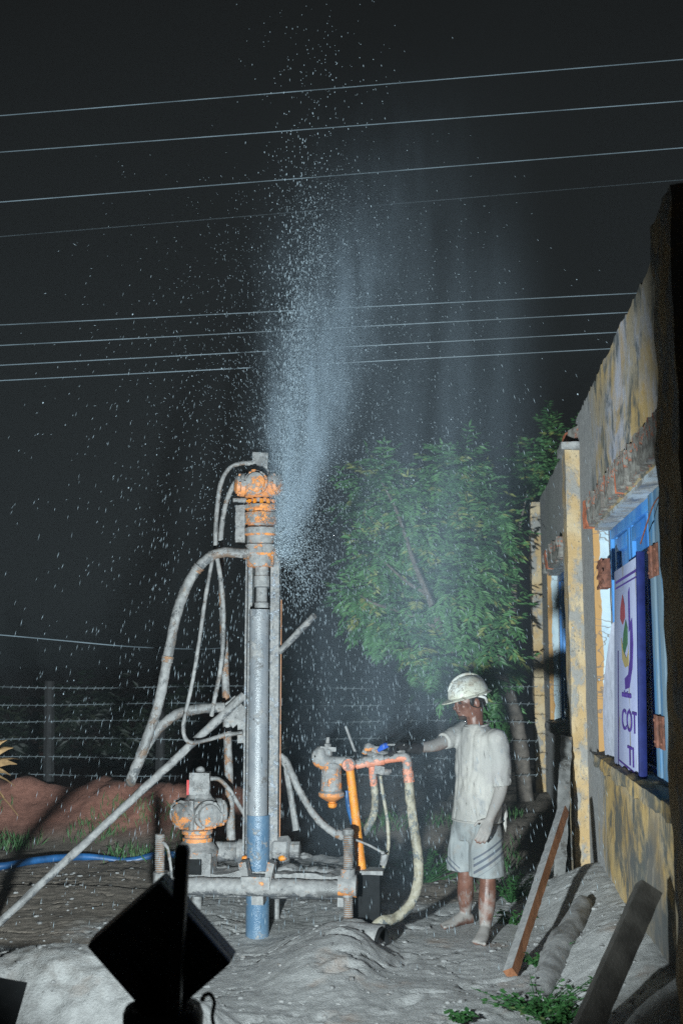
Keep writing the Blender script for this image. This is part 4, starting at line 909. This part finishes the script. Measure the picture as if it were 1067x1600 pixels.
for v in sh.data.vertices:
    p = v.co+MAN_T.location; q = Vector((p.x*10, p.y*10, p.z*4)); fd = p.x*0.7-p.y*0.9; fold = abs(mn.noise(Vector((fd*12+1.2*mn.noise(p*5), p.z*2.5, 7)))); v.co += v.normal*(0.009*mn.noise(q)+0.004*mn.noise(q*2.4)-0.028*max(0, 0.25-fold))
m = MB(); m.tube(spline([P(781, 1268, 7.5), P(786, 1258, 7.5), P(789, 1275, 7.5), P(787, 1300, 7.5), P(784, 1318, 7.5)], 5), [0.012]*5+[0.016]*6+[0.012]*6+[0.006]*4, 8); m.build('waist_rag', M['shirt'], MAN_T, 0.008, 30)
# gloved right hand closed on the lever
G = MB(); gw = J['rw']; gt = P(617, 1165, AY-0.06)
gd = (gt-gw).normalized()
limb_pts = spline([gw-gd*0.02, gw, gw.lerp(gt, 0.45)], 5)
G.tube(limb_pts, [0.042-0.008*i/(len(limb_pts)-1) for i in range(len(limb_pts))], 14)
w0 = gt-gd*0.105
hand(G, w0, gd, Vector((0.2, -0.8, 0.4)), Vector((0, 0, -1)), 0.75, 1.12)
remeshed(G, 'glove', M['leather'], MAN_T, 0.005, 2)

# ------------------------------------------------------------------ timber by the wall
m = MB(); a, b = P(797, 1521, 6.45), P(880, 1266, 8.0)
d = (b-a).normalized(); sd = d.cross(ZV).normalized(); un = sd.cross(d); Mx = Matrix((sd, d, un)).transposed()
m.box((a+b)/2, (0.058, (b-a).length, 0.055), Mx@Matrix.Rotation(R(-28), 3, 'Y'), seg=(4, 60, 3))
n = NT('half_mudded_plank'); ck = n.math('ADD', n.nz(), n.math('MULTIPLY', n.math('SUBTRACT', n.noise(9, 5, 0.6), 0.5), 0.5)); k_ = n.step(ck, 0.62, 0.72)
wood = n.mix(n.step(n.noise(12, 5, 0.6, n.scale(n.co, (3, 0.3, 0.6))), 0.35, 0.65), (0.19, 0.075, 0.035), (0.30, 0.13, 0.065))
n.out(n.mix(k_, wood, n.mix(n.step(n.noise(30, 4), 0.35, 0.7), MUD, MUD2)), n.mixf(k_, 0.5, 0.85)); n.bump(n.math('ADD', k_, n.noise(60, 5, 0.7)), 0.6, 0.006)
tag(m.build('wooden_plank', n.m, None, 0.006, 25), 'reddish wooden plank crusted with mud leaning beside the pilaster', 'plank')
m = MB(); a, b = P(838, 1552, 6.0), P(912, 1402, 7.4); a.z = hgt(a.x, a.y)-0.03; b.z -= 0.04; m.tube([a.lerp(b, i/30) for i in range(31)], [0.065+0.03*math.sin(i*0.12) for i in range(31)], 18)
tag(m.build('mud_caked_log', M['mud'], None, 0.025, 9), 'thick log buried under grey mud sloping up to the wall', 'log')
m = MB(); a, b = P(872, 1395, 8.4), P(884, 1152, 8.93); m.box((a+b)/2, (0.085, 0.05, (b-a).length), Matrix(((b-a).normalized().cross(Vector((0, 1, 0))).normalized(), (b-a).normalized().cross((b-a).normalized().cross(Vector((0, 1, 0)))).normalized(), (b-a).normalized())).transposed(), seg=(5, 2, 40))
tag(m.build('leaning_board', muddy('dark_muddy_board', (0.06, 0.055, 0.05), 0.6, 0.8, up=0.1, sc=8, mud=(0.11, 0.108, 0.105), mud2=(0.17, 0.167, 0.162)), None, 0.015, 12), 'grey mud coated board standing against the pilaster', 'board')
m = MB(); a, b = P(902, 1640, 5.05), Vector((0.90, 5.42, 0)); b.z = P(1013, 1388, 5.42).z; b.x = P(1013, 1388, 5.42).x
d = (b-a).normalized(); sd = d.cross(Vector((0, 1, 0))).normalized(); un = sd.cross(d); Mx = Matrix((sd, un, d)).transposed()
m.box((a+b)/2, (0.105, 0.08, (b-a).length), Mx, seg=(3, 3, 24)); tag(m.build('timber_beam', M['dark_wood'], None, 0.005, 18, bev=0.0), 'dark square timber beam leaning on the wall at bottom right', 'beam')

# ------------------------------------------------------------------ blue hose, sheet, palm leaf
pts = []
for px, py, Y in ((-60, 1392, 9.0), (0, 1381, 9.1), (60, 1368, 9.35), (130, 1359, 9.6), (200, 1353, 9.75), (245, 1350, 9.8), (300, 1352, 9.8), (380, 1362, 9.6)):
    p = P(px, py, Y); p.z = hgt(p.x, p.y)+0.03; pts.append(p)
m = MB(); m.tube(spline(pts, 8), 0.030, 12); tag(m.build('blue_hose', M['hose_blue'], None, 0.004, 12), 'bright blue flat water hose lying across the dirt at left', 'hose')
m = MB(); m.box(P(-22, 1600, 4.4), (0.22, 0.012, 0.34), (R(-25), R(12), R(12)), seg=(3, 1, 3)); tag(m.build('metal_sheet', M['black_metal'], None, 0.002, 10), 'corner of a dark metal sheet at the bottom left edge', 'sheet')
m = MB(); base = P(-50, 1225, 6.3)
for k, (px, py, w) in enumerate(((22, 1162, 0.030), (12, 1150, 0.026), (28, 1188, 0.034), (18, 1205, 0.028), (25, 1222, 0.012), (8, 1240, 0.022), (30, 1268, 0.006), (36, 1180, 0.010))):
    t = P(px, py, 6.3-0.05*k); d = t-base; s_ = d.cross(Vector((0, 1, 0.2))).normalized(); q = []
    for i in range(7):
        f_ = i/6; c_ = base+d*f_+Vector((0, 0, 0.06*math.sin(f_*3)))-ZV*0.03*f_; ww = w*math.sin(math.pi*min(0.98, f_*0.8+0.2))
        m.v += [c_-s_*ww, c_+Vector((0, -0.012, 0)), c_+s_*ww]
    st = len(m.v)-21
    for i in range(6):
        r_ = st+3*i; m.face((r_, r_+1, r_+4, r_+3)); m.face((r_+1, r_+2, r_+5, r_+4))
m.cyl(base, P(-90, 1400, 6.3), 0.02, n=8)
tag(m.build('dried_palm_leaf', M['palm_dry'], None, weld=False), 'dried brown palm leaf poking in at the left edge', 'palm leaf')

# ------------------------------------------------------------------ neem tree and other leaves
def leaf_mat(name, c1, c2, c3):
    n = NT(name); v = n.attr('var')
    c = n.mix(n.step(v, 0.0, 0.75), c1, c2); c = n.mix(n.step(v, 0.86, 0.95), c, c3)
    n.out(c, 0.5, spec=0.4)
    tr = n.new('BsdfTranslucent'); n.put(tr.inputs[0], c); mx = n.new('MixShader'); mx.inputs[0].default_value = 0.32
    n.t.links.new(n.b.outputs[0], mx.inputs[1]); n.t.links.new(tr.outputs[0], mx.inputs[2]); n.t.links.new(mx.outputs[0], n.t.nodes['Material Output'].inputs[0]); return n.m
M['neem'] = leaf_mat('neem_leaf', (0.055, 0.155, 0.060), (0.130, 0.300, 0.105), (0.30, 0.33, 0.10))
M['weed'] = leaf_mat('weed_leaf', (0.030, 0.10, 0.03), (0.06, 0.17, 0.05), (0.12, 0.17, 0.06))
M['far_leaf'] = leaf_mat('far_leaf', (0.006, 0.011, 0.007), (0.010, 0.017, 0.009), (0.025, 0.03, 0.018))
M['bark'] = plain('pale_bark', (0.13, 0.11, 0.095), 0.9, 0.4, 14, 0.8)

class Leaves:
    def __init__(s): s.v = []; s.f = []; s.a = []
    def leaflet(s, p, d, nrm, L, w, var):
        sd = d.cross(nrm)
        if sd.length < 1e-4: sd = d.orthogonal()
        sd.normalize(); b = len(s.v)
        mid = p+d*L*0.42
        s.v += [p, mid+sd*w+nrm*w*0.3, p+d*L, mid-sd*w+nrm*w*0.3, mid]
        s.f += [(b, b+4, b+1), (b+1, b+4, b+2), (b, b+3, b+4), (b+3, b+2, b+4)]; s.a += [var]*5
    def compound(s, p, d, L, pairs=7, droop=0.5, w=0.011, ll=0.07):
        d = d.normalized(); sd = d.cross(ZV)
        if sd.length < 1e-3: sd = Vector((1, 0, 0))
        sd.normalize(); var = random.random()
        q = p.copy(); step_ = L/pairs
        for k in range(pairs):
            d = (d+Vector((0, 0, -droop/pairs))).normalized(); up = (sd.cross(d).normalized()*0.55+Vector((random.uniform(-.5, .3), -0.8, random.uniform(-.3, .4)))).normalized(); q = q+d*step_
            for sg in (-1, 1):
                ld = (sd*sg*0.85+d*0.55+Vector((0, 0, -0.25))+Vector((random.uniform(-.2, .2), random.uniform(-.2, .2), random.uniform(-.2, .2)))).normalized()
                s.leaflet(q, ld, up, ll*random.uniform(0.75, 1.15)*(0.7+0.5*math.sin(math.pi*(k+1)/(pairs+1))), w, min(1, max(0, var+random.uniform(-.15, .15))))
        s.leaflet(q, d, up, ll, w, var)
    def build(s, name, mat, parent=None):
        o0 = origin(parent) if parent else Vector((0, 0, 0))
        me = bpy.data.meshes.new(name); me.from_pydata([tuple(v-o0) for v in s.v], [], s.f)
        at = me.attributes.new('var', 'FLOAT', 'POINT'); at.data.foreach_set('value', np.array(s.a, dtype=np.float32))
        return link_mesh(name, me, mat, parent)
TY = 12.4
tb_ = P(820, 1372, TY)
TREE = thing('neem_tree', 'green neem tree with feathery leaves behind the worker', 'tree', (tb_.x, tb_.y, hgt(tb_.x, tb_.y)))
trunk_pts = [Vector((tb_.x, TY, hgt(tb_.x, TY)-0.1)), P(824, 1300, TY), P(816, 1200, TY), P(802, 1110, TY), P(772, 1040, TY), P(750, 980, TY)]
m = MB(); sp_ = spline(trunk_pts, 8); m.tube(sp_, [0.105-0.05*i/len(sp_) for i in range(len(sp_))], 14); m.build('trunk', M['bark'], TREE, 0.02, 7)
CL = [(588, 752, 34, 0), (575, 790, 30, .1), (610, 800, 40, .2), (706, 735, 42, 0), (700, 790, 55, .2), (650, 830, 60, 0), (585, 868, 34, -.1), (610, 905, 48, .2), (562, 935, 28, 0), (585, 960, 36, .2), (690, 870, 70, .3), (745, 850, 55, -.1), (790, 800, 42, 0), (822, 768, 30, .2), (828, 830, 34, .3), (780, 900, 65, .2), (820, 930, 45, .4), (720, 930, 70, -.2), (650, 960, 55, 0), (660, 1010, 48, .1), (720, 1000, 60, .3), (780, 985, 55, -.1), (825, 1010, 42, .2), (745, 1050, 45, .1), (690, 1035, 40, -.2), (790, 1050, 45, .4), (830, 1080, 40, .5), (640, 790, 30, 0), (735, 770, 28, .2), (800, 1100, 42, .5), (850, 740, 24, .6)]
LV = Leaves(); br_n = 0
joints = [P(775, 1040, TY), P(690, 985, TY), P(760, 960, TY), P(800, 960, TY+0.2)]
def limb_tree(pts, r0, r1):
    m = MB(); s_ = spline(pts, 5); m.tube(s_, [r0+(r1-r0)*i/(len(s_)-1) for i in range(len(s_))], 7); m.build('branch', M['bark'], TREE, 0.004, 20)
limb_tree([P(775, 1040, TY), P(720, 1030, TY-.1), P(690, 985, TY-.3), P(668, 930, TY-.45), P(645, 875, TY-.5), P(620, 800, TY-.4), P(592, 745, TY-.3)], 0.055, 0.008)
limb_tree([P(775, 1040, TY), P(765, 960, TY), P(740, 870, TY), P(712, 790, TY), P(704, 735, TY)], 0.055, 0.008)
limb_tree([P(775, 1040, TY), P(800, 960, TY+.1), P(805, 860, TY+.2), P(822, 775, TY+.2)], 0.05, 0.008)
limb_tree([P(690, 985, TY-.3), P(640, 960, TY-.3), P(590, 945, TY-.3), P(562, 930, TY-.2)], 0.03, 0.006)
limb_tree([P(668, 930, TY-.45), P(630, 905, TY-.4), P(588, 866, TY-.3)], 0.025, 0.006)
for (px, py, r_, dy) in CL:
    c = P(px, py, TY+dy); rm_ = r_*0.76*TY/F
    j_ = min(joints, key=lambda q: (q-c).length)
    for k in range(int(30+rm_*rm_*1000)):
        v = Vector((random.gauss(0, 1), random.gauss(0, 1), random.gauss(0, 1))).normalized()*random.random()**0.45
        p = c+Vector((v.x*rm_, v.y*rm_*1.25, v.z*rm_*1.05)); d = (v*0.9+Vector((random.uniform(-.5, .5), random.uniform(-.6, .3), random.uniform(-.25, .5)))).normalized()
        if p.x/p.y > 0.042 and p.y < 13.9: continue
        LV.compound(p, d, random.uniform(0.19, 0.35), random.choice((5, 6, 7)), random.uniform(0.4, 1.1), 0.0155, 0.105)
LV.build('crown', M['neem'], TREE)
# second tree top showing above the wall
c = P(868, 702, 14.6); T2 = thing('leafy_tree', 'tree behind the building with one green sprig above the wall top', 'tree', (c.x+0.5, 14.9, -0.05))
m = MB(); m.tube(spline([Vector((c.x+0.5, 14.9, -0.1)), Vector((c.x+0.45, 14.9, 2.0)), c+Vector((0.3, 0.2, -0.5)), c], 6), [0.10-0.09*i/18 for i in range(19)], 8); m.build('trunk', M['bark'], T2)
LV = Leaves()
for k in range(60):
    v = Vector((random.gauss(0, .15), random.gauss(0, .15), random.gauss(0, .16))); LV.compound(c+v+Vector((0.03, 0, 0)), v+Vector((random.uniform(-.3, .3), -0.2, 0.25)), random.uniform(.2, .34), 6, 0.6, 0.014, 0.09)
for k in range(120):
    v = Vector((random.gauss(.5, .3), random.gauss(.3, .3), random.gauss(-0.3, .3))); LV.compound(c+v, v, .28, 6, 0.6, 0.012, 0.08)
for qx, qy in ((822, 765), (835, 750), (812, 790), (845, 742), (828, 800)):
    q = P(qx, qy, 14.6)
    for k in range(70):
        v = Vector((random.gauss(0, .13), random.gauss(0, .2), random.gauss(0, .13))); LV.compound(q+v, v+Vector((random.uniform(-.3, .3), -0.2, 0.15)), random.uniform(.2, .34), 6, 0.7, 0.014, 0.09)
LV.build('crown', M['neem'], T2)

def weed(px, py, Y, h, k, label, spread=0.14):
    p0 = P(px, py, Y); p0.z = hgt(p0.x, p0.y); t = thing('weed_plant', label, 'plant', p0, 'low green weeds in the mud'); L = Leaves(); st = MB()
    for i in range(k):
        a = random.uniform(0, 6.28); d = Vector((math.cos(a)*random.uniform(.1, 1), math.sin(a)*random.uniform(.1, 1), random.uniform(.3, 1.0)*h/spread)).normalized()
        tip = p0+Vector((random.gauss(0, spread), random.gauss(0, spread*.7), 0))*0.9+ZV*h*random.uniform(.25, 1); tip.z = max(tip.z, hgt(tip.x, tip.y)+0.02)
        b0 = p0+(tip-p0)*0.1; b0.z = hgt(b0.x, b0.y)
        st.tube([b0, b0.lerp(tip, .5)+ZV*0.01, tip], [0.003, 0.0025, 0.0015], 5)
        var = random.random()
        for j in range(7):
            f_ = random.uniform(.35, 1); q = b0.lerp(tip, f_); aa = random.uniform(0, 6.28)
            L.leaflet(q, Vector((math.cos(aa), math.sin(aa), random.uniform(-.3, .5))).normalized(), Vector((0, -0.3, 1)).normalized(), random.uniform(.02, .045), random.uniform(.008, .016), min(1, var*0.8+random.uniform(0, .2)))
    st.build('stem', M['weed'], t, weld=False); L.build('leaves', M['weed'], t)
weed(662, 1372, 9.0, .26, 70, 'bushy green weed patch behind the worker\'s shins, left of his legs', .22)
weed(798, 1395, 8.3, .22, 34, 'green weed growing just right of the worker\'s far leg', .12)
weed(805, 1425, 7.7, .10, 16, 'small weed sprig between the worker\'s heel and the reddish plank', .09)
weed(838, 1512, 6.6, .07, 14, 'tiny weed sprouting under the reddish wooden plank', .06)
weed(840, 1580, 5.75, .10, 60, 'sprawling weed in front of the log at the bottom right', .17)
weed(872, 1600, 5.5, .12, 40, 'leafy weed at the foot of the dark timber beam', .10)
weed(718, 1598, 5.6, .05, 12, 'flat weed sprig at the bottom edge below the worker', .09)
G_ = Leaves()
for i in range(2600):
    if random.random() < 0.5: y = random.uniform(9.6, 11.2); x = random.uniform(-0.43*y, -0.2*y)
    else: y = random.uniform(8.6, 11.5); x = random.uniform(-0.09*y, 0.05*y)
    if mn.noise(Vector((x*1.6, y*1.6, 0))) < 0.05: continue
    p = Vector((x, y, hgt(x, y)-0.005)); G_.leaflet(p, Vector((random.gauss(0, .4), random.gauss(0, .4), 1)).normalized(), Vector((0, -1, 0.1)), random.uniform(.05, .14), 0.004, random.random())
tag(G_.build('grass', M['weed']), 'sparse grass tufts on the dirt behind the rig', kind='stuff')
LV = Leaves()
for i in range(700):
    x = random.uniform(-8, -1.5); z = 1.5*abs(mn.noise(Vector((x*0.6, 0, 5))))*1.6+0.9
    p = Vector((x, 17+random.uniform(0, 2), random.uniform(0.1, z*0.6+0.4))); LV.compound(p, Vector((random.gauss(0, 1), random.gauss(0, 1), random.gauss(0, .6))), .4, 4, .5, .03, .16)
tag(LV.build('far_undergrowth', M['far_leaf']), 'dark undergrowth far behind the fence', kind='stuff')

# ------------------------------------------------------------------ floodlight
FL = thing('floodlight', 'black floodlight seen from behind on its stand at bottom left', 'floodlight', (LAMP.x, LAMP.y, 0))
Cc = P(250, 1488, 3.48)
ld = LAMP_DIR; hx_ = Vector((0, 0, 1)).cross(ld).normalized(); hy_ = ld.cross(hx_)
roll = R(-41)
ux = hx_*math.cos(roll)+hy_*math.sin(roll); uy = ld.cross(ux)
FM = Matrix((ux, ld, uy)).transposed()
if FM.determinant() < 0: FM = Matrix((-ux, ld, uy)).transposed()
def fp(a, b, c_): return Cc+FM@Vector((a, b, c_))
m = MB(); m.box(fp(0, 0, 0), (0.30, 0.045, 0.32), FM); hou = m.build('housing', M['black'], FL, bev=0.008)
m = MB()
for s_ in (-1, 1):
    m.box(fp(s_*0.147, 0.045, 0), (0.006, 0.05, 0.32), FM); m.box(fp(0, 0.045, s_*0.157), (0.288, 0.05, 0.006), FM)
m.build('hood', M['black'], FL)
m = MB(); m.box(fp(0, 0.026, 0), (0.27, 0.004, 0.29), FM)
n = NT('led_panel'); n.out((0.8, 0.8, 0.8), 0.3); n.b.inputs['Emission Color'].default_value = (0.9, 0.97, 1, 1); n.b.inputs['Emission Strength'].default_value = 3.0
m.build('led_panel', n.m, FL)
for k, (a_, l_) in enumerate(((0.075, 0.2), (0.05, 0.2), (-0.06, 0.12), (-0.085, 0.12))):
    m = MB(); m.box(fp(a_, -0.028, -0.02), (0.006, 0.014, l_), FM); m.build('cooling_fin', M['black'], hou, bev=0.002)
m = MB(); a, b = P(271, 1600, 3.36), P(286, 1320, 3.36); m.tube([a, a.lerp(b, .5), a.lerp(b, .97), b], [0.027, 0.027, 0.027, 0.020], 4); bar = m.build('bracket_arm', M['black'], FL, bev=0.004, ang=30)
m = MB(); c = P(255, 1600, 3.44); m.lathe((c.x, c.y, 0.0), [(0.20, 0.0), (0.20, 0.02), (0.06, 0.04), (0.05, c.z-0.16), (0.115, c.z-0.12), (0.118, c.z+0.03), (0.11, c.z+0.05), (0.02, c.z+0.05)], n=20); m.build('stand', M['black'], FL)
for px, py in ((212, 1580), (302, 1573), (318, 1560)):
    m = MB(); m.lathe(P(px, py, 3.34), [(0.008, 0), (0.008, 0.012), (0.004, 0.016)], axis=(0, -1, 0.1), n=6); m.build('bolt', plain('zinc_bolt', (0.35, 0.34, 0.32), 0.4, metal=0.5), FL)
m = MB(); m.tube(spline([P(318, 1556, 3.4), P(328, 1553, 3.38), P(335, 1566, 3.38), P(332, 1590, 3.38), P(338, 1620, 3.38), P(342, 1680, 3.4), Vector((P(342, 1680, 3.4).x, 3.4, 0.02))], 6), 0.006, 8); m.build('cable', M['black'], FL)
ls = bpy.data.lights.new('floodlight_lamp', 'SPOT'); lo = bpy.data.objects.new('floodlight_lamp', ls); COL.objects.link(lo)
ls.energy = LAMP_POWER; ls.color = (0.84, 0.97, 1.0); ls.spot_size = R(111); ls.spot_blend = 0.52; ls.shadow_soft_size = 0.05
lo.location = fp(0, 0.085, 0)-FL.location; lo.rotation_euler = (-LAMP_DIR).to_track_quat('Z', 'Y').to_euler(); lo.parent = FL
ls.use_nodes = True; nt_ = ls.node_tree; em_ = nt_.nodes['Emission']; fo_ = nt_.nodes.new('ShaderNodeLightFalloff')
fo_.inputs['Strength'].default_value = 13.8; fo_.inputs['Smooth'].default_value = 190.0; nt_.links.new(fo_.outputs['Quadratic'], em_.inputs['Strength'])

# ------------------------------------------------------------------ water spray: drops and mist
n = NT('muddy_water_drops'); n.out((0.34, 0.41, 0.46), 0.4); M['drop'] = n.m
JET = P(441, 850, 7.2); g = 9.8
pos = []; vel = []; siz = []
def shot(N, vz, lat, mean, size, tmax=None, zmin=-0.05, org=(0.02, 0.03, 0.05)):
    for i in range(N):
        v = Vector((random.gauss(mean, lat), random.gauss(-0.02, lat), vz()))
        T_ = (v.z+math.sqrt(max(0, v.z*v.z+2*g*(JET.z+0.1))))/g
        t = random.random()*(tmax*T_ if tmax else T_)
        p = JET+Vector((random.gauss(0, org[0]), random.gauss(0, org[1]), random.gauss(0, org[2])))+v*t+Vector((0, 0, -0.5*g*t*t))
        if p.x > WALLX-0.05 or p.y < 6.3 or p.z < 0.02: continue
        w_ = v+Vector((0, 0, -g*t)); pos.append(p); vel.append(w_); siz.append(random.choice(size))
shot(15000, lambda: 1.0+6.0*random.random()**1.5, 0.22, 0.34, (0.0010, 0.0012, 0.0015, 0.0020), 0.5)
shot(8500, lambda: random.uniform(1.5, 7.2), 0.70, 0.30, (0.0007, 0.0009, 0.0012, 0.0017))
shot(6500, lambda: random.uniform(2.5, 6.5), 1.0, 0.05, (0.0007, 0.0009, 0.0011, 0.0016))
shot(1300, lambda: random.uniform(5.5, 8.6), 0.24, 0.28, (0.0016, 0.002, 0.003, 0.004), 0.62)
shot(900, lambda: random.uniform(-0.8, 1.4), 0.55, 0.9, (0.002, 0.004, 0.006), 0.10, org=(0.03, 0.05, 0.06))
shot(6000, lambda: random.uniform(0.3, 4.5), 0.30, 0.42, (0.0010, 0.0014, 0.0018), 0.14, org=(0.02, 0.03, 0.05))
shot(110, lambda: random.uniform(2.5, 6.5), 0.8, 0.1, (0.0046, 0.006))
N = len(pos)
pv = np.array([tuple(p) for p in pos]); vv = np.array([tuple(v) for v in vel]); rr = np.array(siz)
sp = np.linalg.norm(vv, axis=1, keepdims=True); dv = vv/np.maximum(sp, 1e-4)
hl = np.clip(sp[:, 0]*0.0040, 0.003, 0.028)*rng.uniform(0.4, 1.4, N); hl = np.where(rr > 0.0045, rr*1.5, hl); hl = np.maximum(hl, rr)
aa = np.cross(dv, np.tile([0.31, 0.92, 0.2], (N, 1))); aa /= np.linalg.norm(aa, axis=1, keepdims=True); bb = np.cross(dv, aa)
V = np.empty((N, 6, 3)); V[:, 0] = pv-dv*hl[:, None]; V[:, 1] = pv+dv*hl[:, None]*0.9
V[:, 2] = pv+aa*rr[:, None]; V[:, 3] = pv+bb*rr[:, None]; V[:, 4] = pv-aa*rr[:, None]; V[:, 5] = pv-bb*rr[:, None]
base = np.array([(0, 3, 2), (0, 4, 3), (0, 5, 4), (0, 2, 5), (1, 2, 3), (1, 3, 4), (1, 4, 5), (1, 5, 2)])
Fc = (np.arange(N)[:, None, None]*6+base[None]).reshape(-1, 3)
me = bpy.data.meshes.new('water_drops'); me.from_pydata(V.reshape(-1, 3).tolist(), [], Fc.tolist()); me.shade_smooth()
tag(link_mesh('water_drops', me, M['drop'], None), 'drops of muddy water flying up and raining round the rig', kind='stuff')

m = MB(); m.loft([((-0.55, 7.75, 0.02), (1, 0, 0), (0, 1, 0), 1.35, 1.35), ((-0.55, 7.75, 1.5), (1, 0, 0), (0, 1, 0), 1.38, 1.4), ((-0.5, 7.75, 3.5), (1, 0, 0), (0, 1, 0), 1.45, 1.4), ((-0.35, 7.75, 5.5), (1, 0, 0), (0, 1, 0), 1.3, 1.2), ((-0.25, 7.75, 6.6), (1, 0, 0), (0, 1, 0), 0.7, 0.7)], 24)
mist = m.build('spray_mist', None, None); tag(mist, 'bluish mist of fine spray drifting from the drill head', kind='stuff')
vm = bpy.data.materials.new('spray_mist'); vm.use_nodes = True; nt = vm.node_tree; nt.nodes.remove(nt.nodes['Principled BSDF'])
pvn = nt.nodes.new('ShaderNodeVolumePrincipled'); nt.links.new(pvn.outputs[0], nt.nodes['Material Output'].inputs['Volume'])
pvn.inputs['Color'].default_value = (0.66, 0.83, 1.0, 1); pvn.inputs['Anisotropy'].default_value = -0.22
class VT(NT):
    def __init__(s): s.m = vm; s.t = nt; s.tc = nt.nodes.new('ShaderNodeTexCoord')
v = VT(); X_, Y_, Z_ = v.xyz(v.co)
tz_ = v.math('SUBTRACT', Z_, JET.z)
def sq(x): return v.math('MULTIPLY', x, x)
tpos = v.math('MAXIMUM', tz_, 0.0)
ax_ = v.math('ADD', JET.x+0.02, v.math('MULTIPLY', tpos, v.math('ADD', 0.13, v.math('MULTIPLY', tpos, 0.035))))
rad = v.math('ADD', 0.055, v.math('MULTIPLY', tpos, 0.155))
wob = v.math('MULTIPLY', v.math('SUBTRACT', v.noise(2.2, 4, 0.6, v.scale(v.co, (1.6, 1.6, 0.5))), 0.5), 0.30)
dx_ = v.math('SUBTRACT', v.math('SUBTRACT', X_, ax_), v.math('MULTIPLY', wob, tpos))
dy_ = v.math('SUBTRACT', Y_, JET.y)
r2 = v.math('DIVIDE', v.math('ADD', sq(dx_), sq(dy_)), sq(rad))
core = v.math('MULTIPLY', v.math('EXPONENT', v.math('MULTIPLY', r2, -1.0)), v.math('MULTIPLY', v.step(tz_, -0.12, 0.03), v.math('EXPONENT', v.math('MULTIPLY', tpos, -2.25))))
tex = v.math('MULTIPLY', v.step(v.noise(7, 5, 0.65, v.scale(v.co, (1.5, 1.5, 0.35))), 0.36, 0.66), 1.6)
core = v.math('MULTIPLY', core, v.math('ADD', 0.18, tex))
# wide drifting veil
bx = v.math('DIVIDE', v.math('SUBTRACT', X_, v.math('SUBTRACT', -0.08, v.math('MULTIPLY', v.math('ABSOLUTE', v.math('SUBTRACT', Z_, 4.0)), 0.12))), 0.58); by = v.math('DIVIDE', v.math('SUBTRACT', Y_, 7.75), 0.85); bz = v.math('DIVIDE', v.math('SUBTRACT', Z_, 2.3), 1.9)
veil = v.math('EXPONENT', v.math('MULTIPLY', v.math('ADD', v.math('ADD', sq(bx), sq(by)), sq(bz)), -1.0))
veil = v.math('MULTIPLY', veil, v.math('MULTIPLY', v.step(v.noise(2.6, 5, 0.6, v.scale(v.co, (1.6, 1, 0.28)), 0.4), 0.25, 0.75), 1.5))
edge = v.math('MULTIPLY', v.step(Z_, 0.0, 0.3), v.step(Z_, 6.3, 4.0))
for e_ in (v.step(X_, -1.85, -1.2), v.step(X_, 0.80, 0.35), v.step(Y_, 9.05, 8.6), v.step(Y_, 6.42, 6.8)): edge = v.math('MULTIPLY', edge, e_)
CORE_D, VEIL_D = 19.0, 0.20
dens = v.math('MULTIPLY', v.math('ADD', v.math('MULTIPLY', core, CORE_D), v.math('MULTIPLY', veil, VEIL_D)), edge)
v.put(pvn.inputs['Density'], dens)
mist.data.materials.append(vm)

# night air full of fine dust and spray
m = MB(); m.box((0, 180, 4.2), (620, 560, 11.4)); hz = m.build('haze', None, None, smooth=False); tag(hz, 'thin damp haze in the night air', kind='stuff')
hm = bpy.data.materials.new('haze'); hm.use_nodes = True; t_ = hm.node_tree; t_.nodes.remove(t_.nodes['Principled BSDF'])
hv = t_.nodes.new('ShaderNodeVolumePrincipled'); t_.links.new(hv.outputs[0], t_.nodes['Material Output'].inputs['Volume'])
hv.inputs['Color'].default_value = (0.80, 0.92, 1.0, 1); hv.inputs['Density'].default_value = 0.0026
hz.data.materials.append(hm)
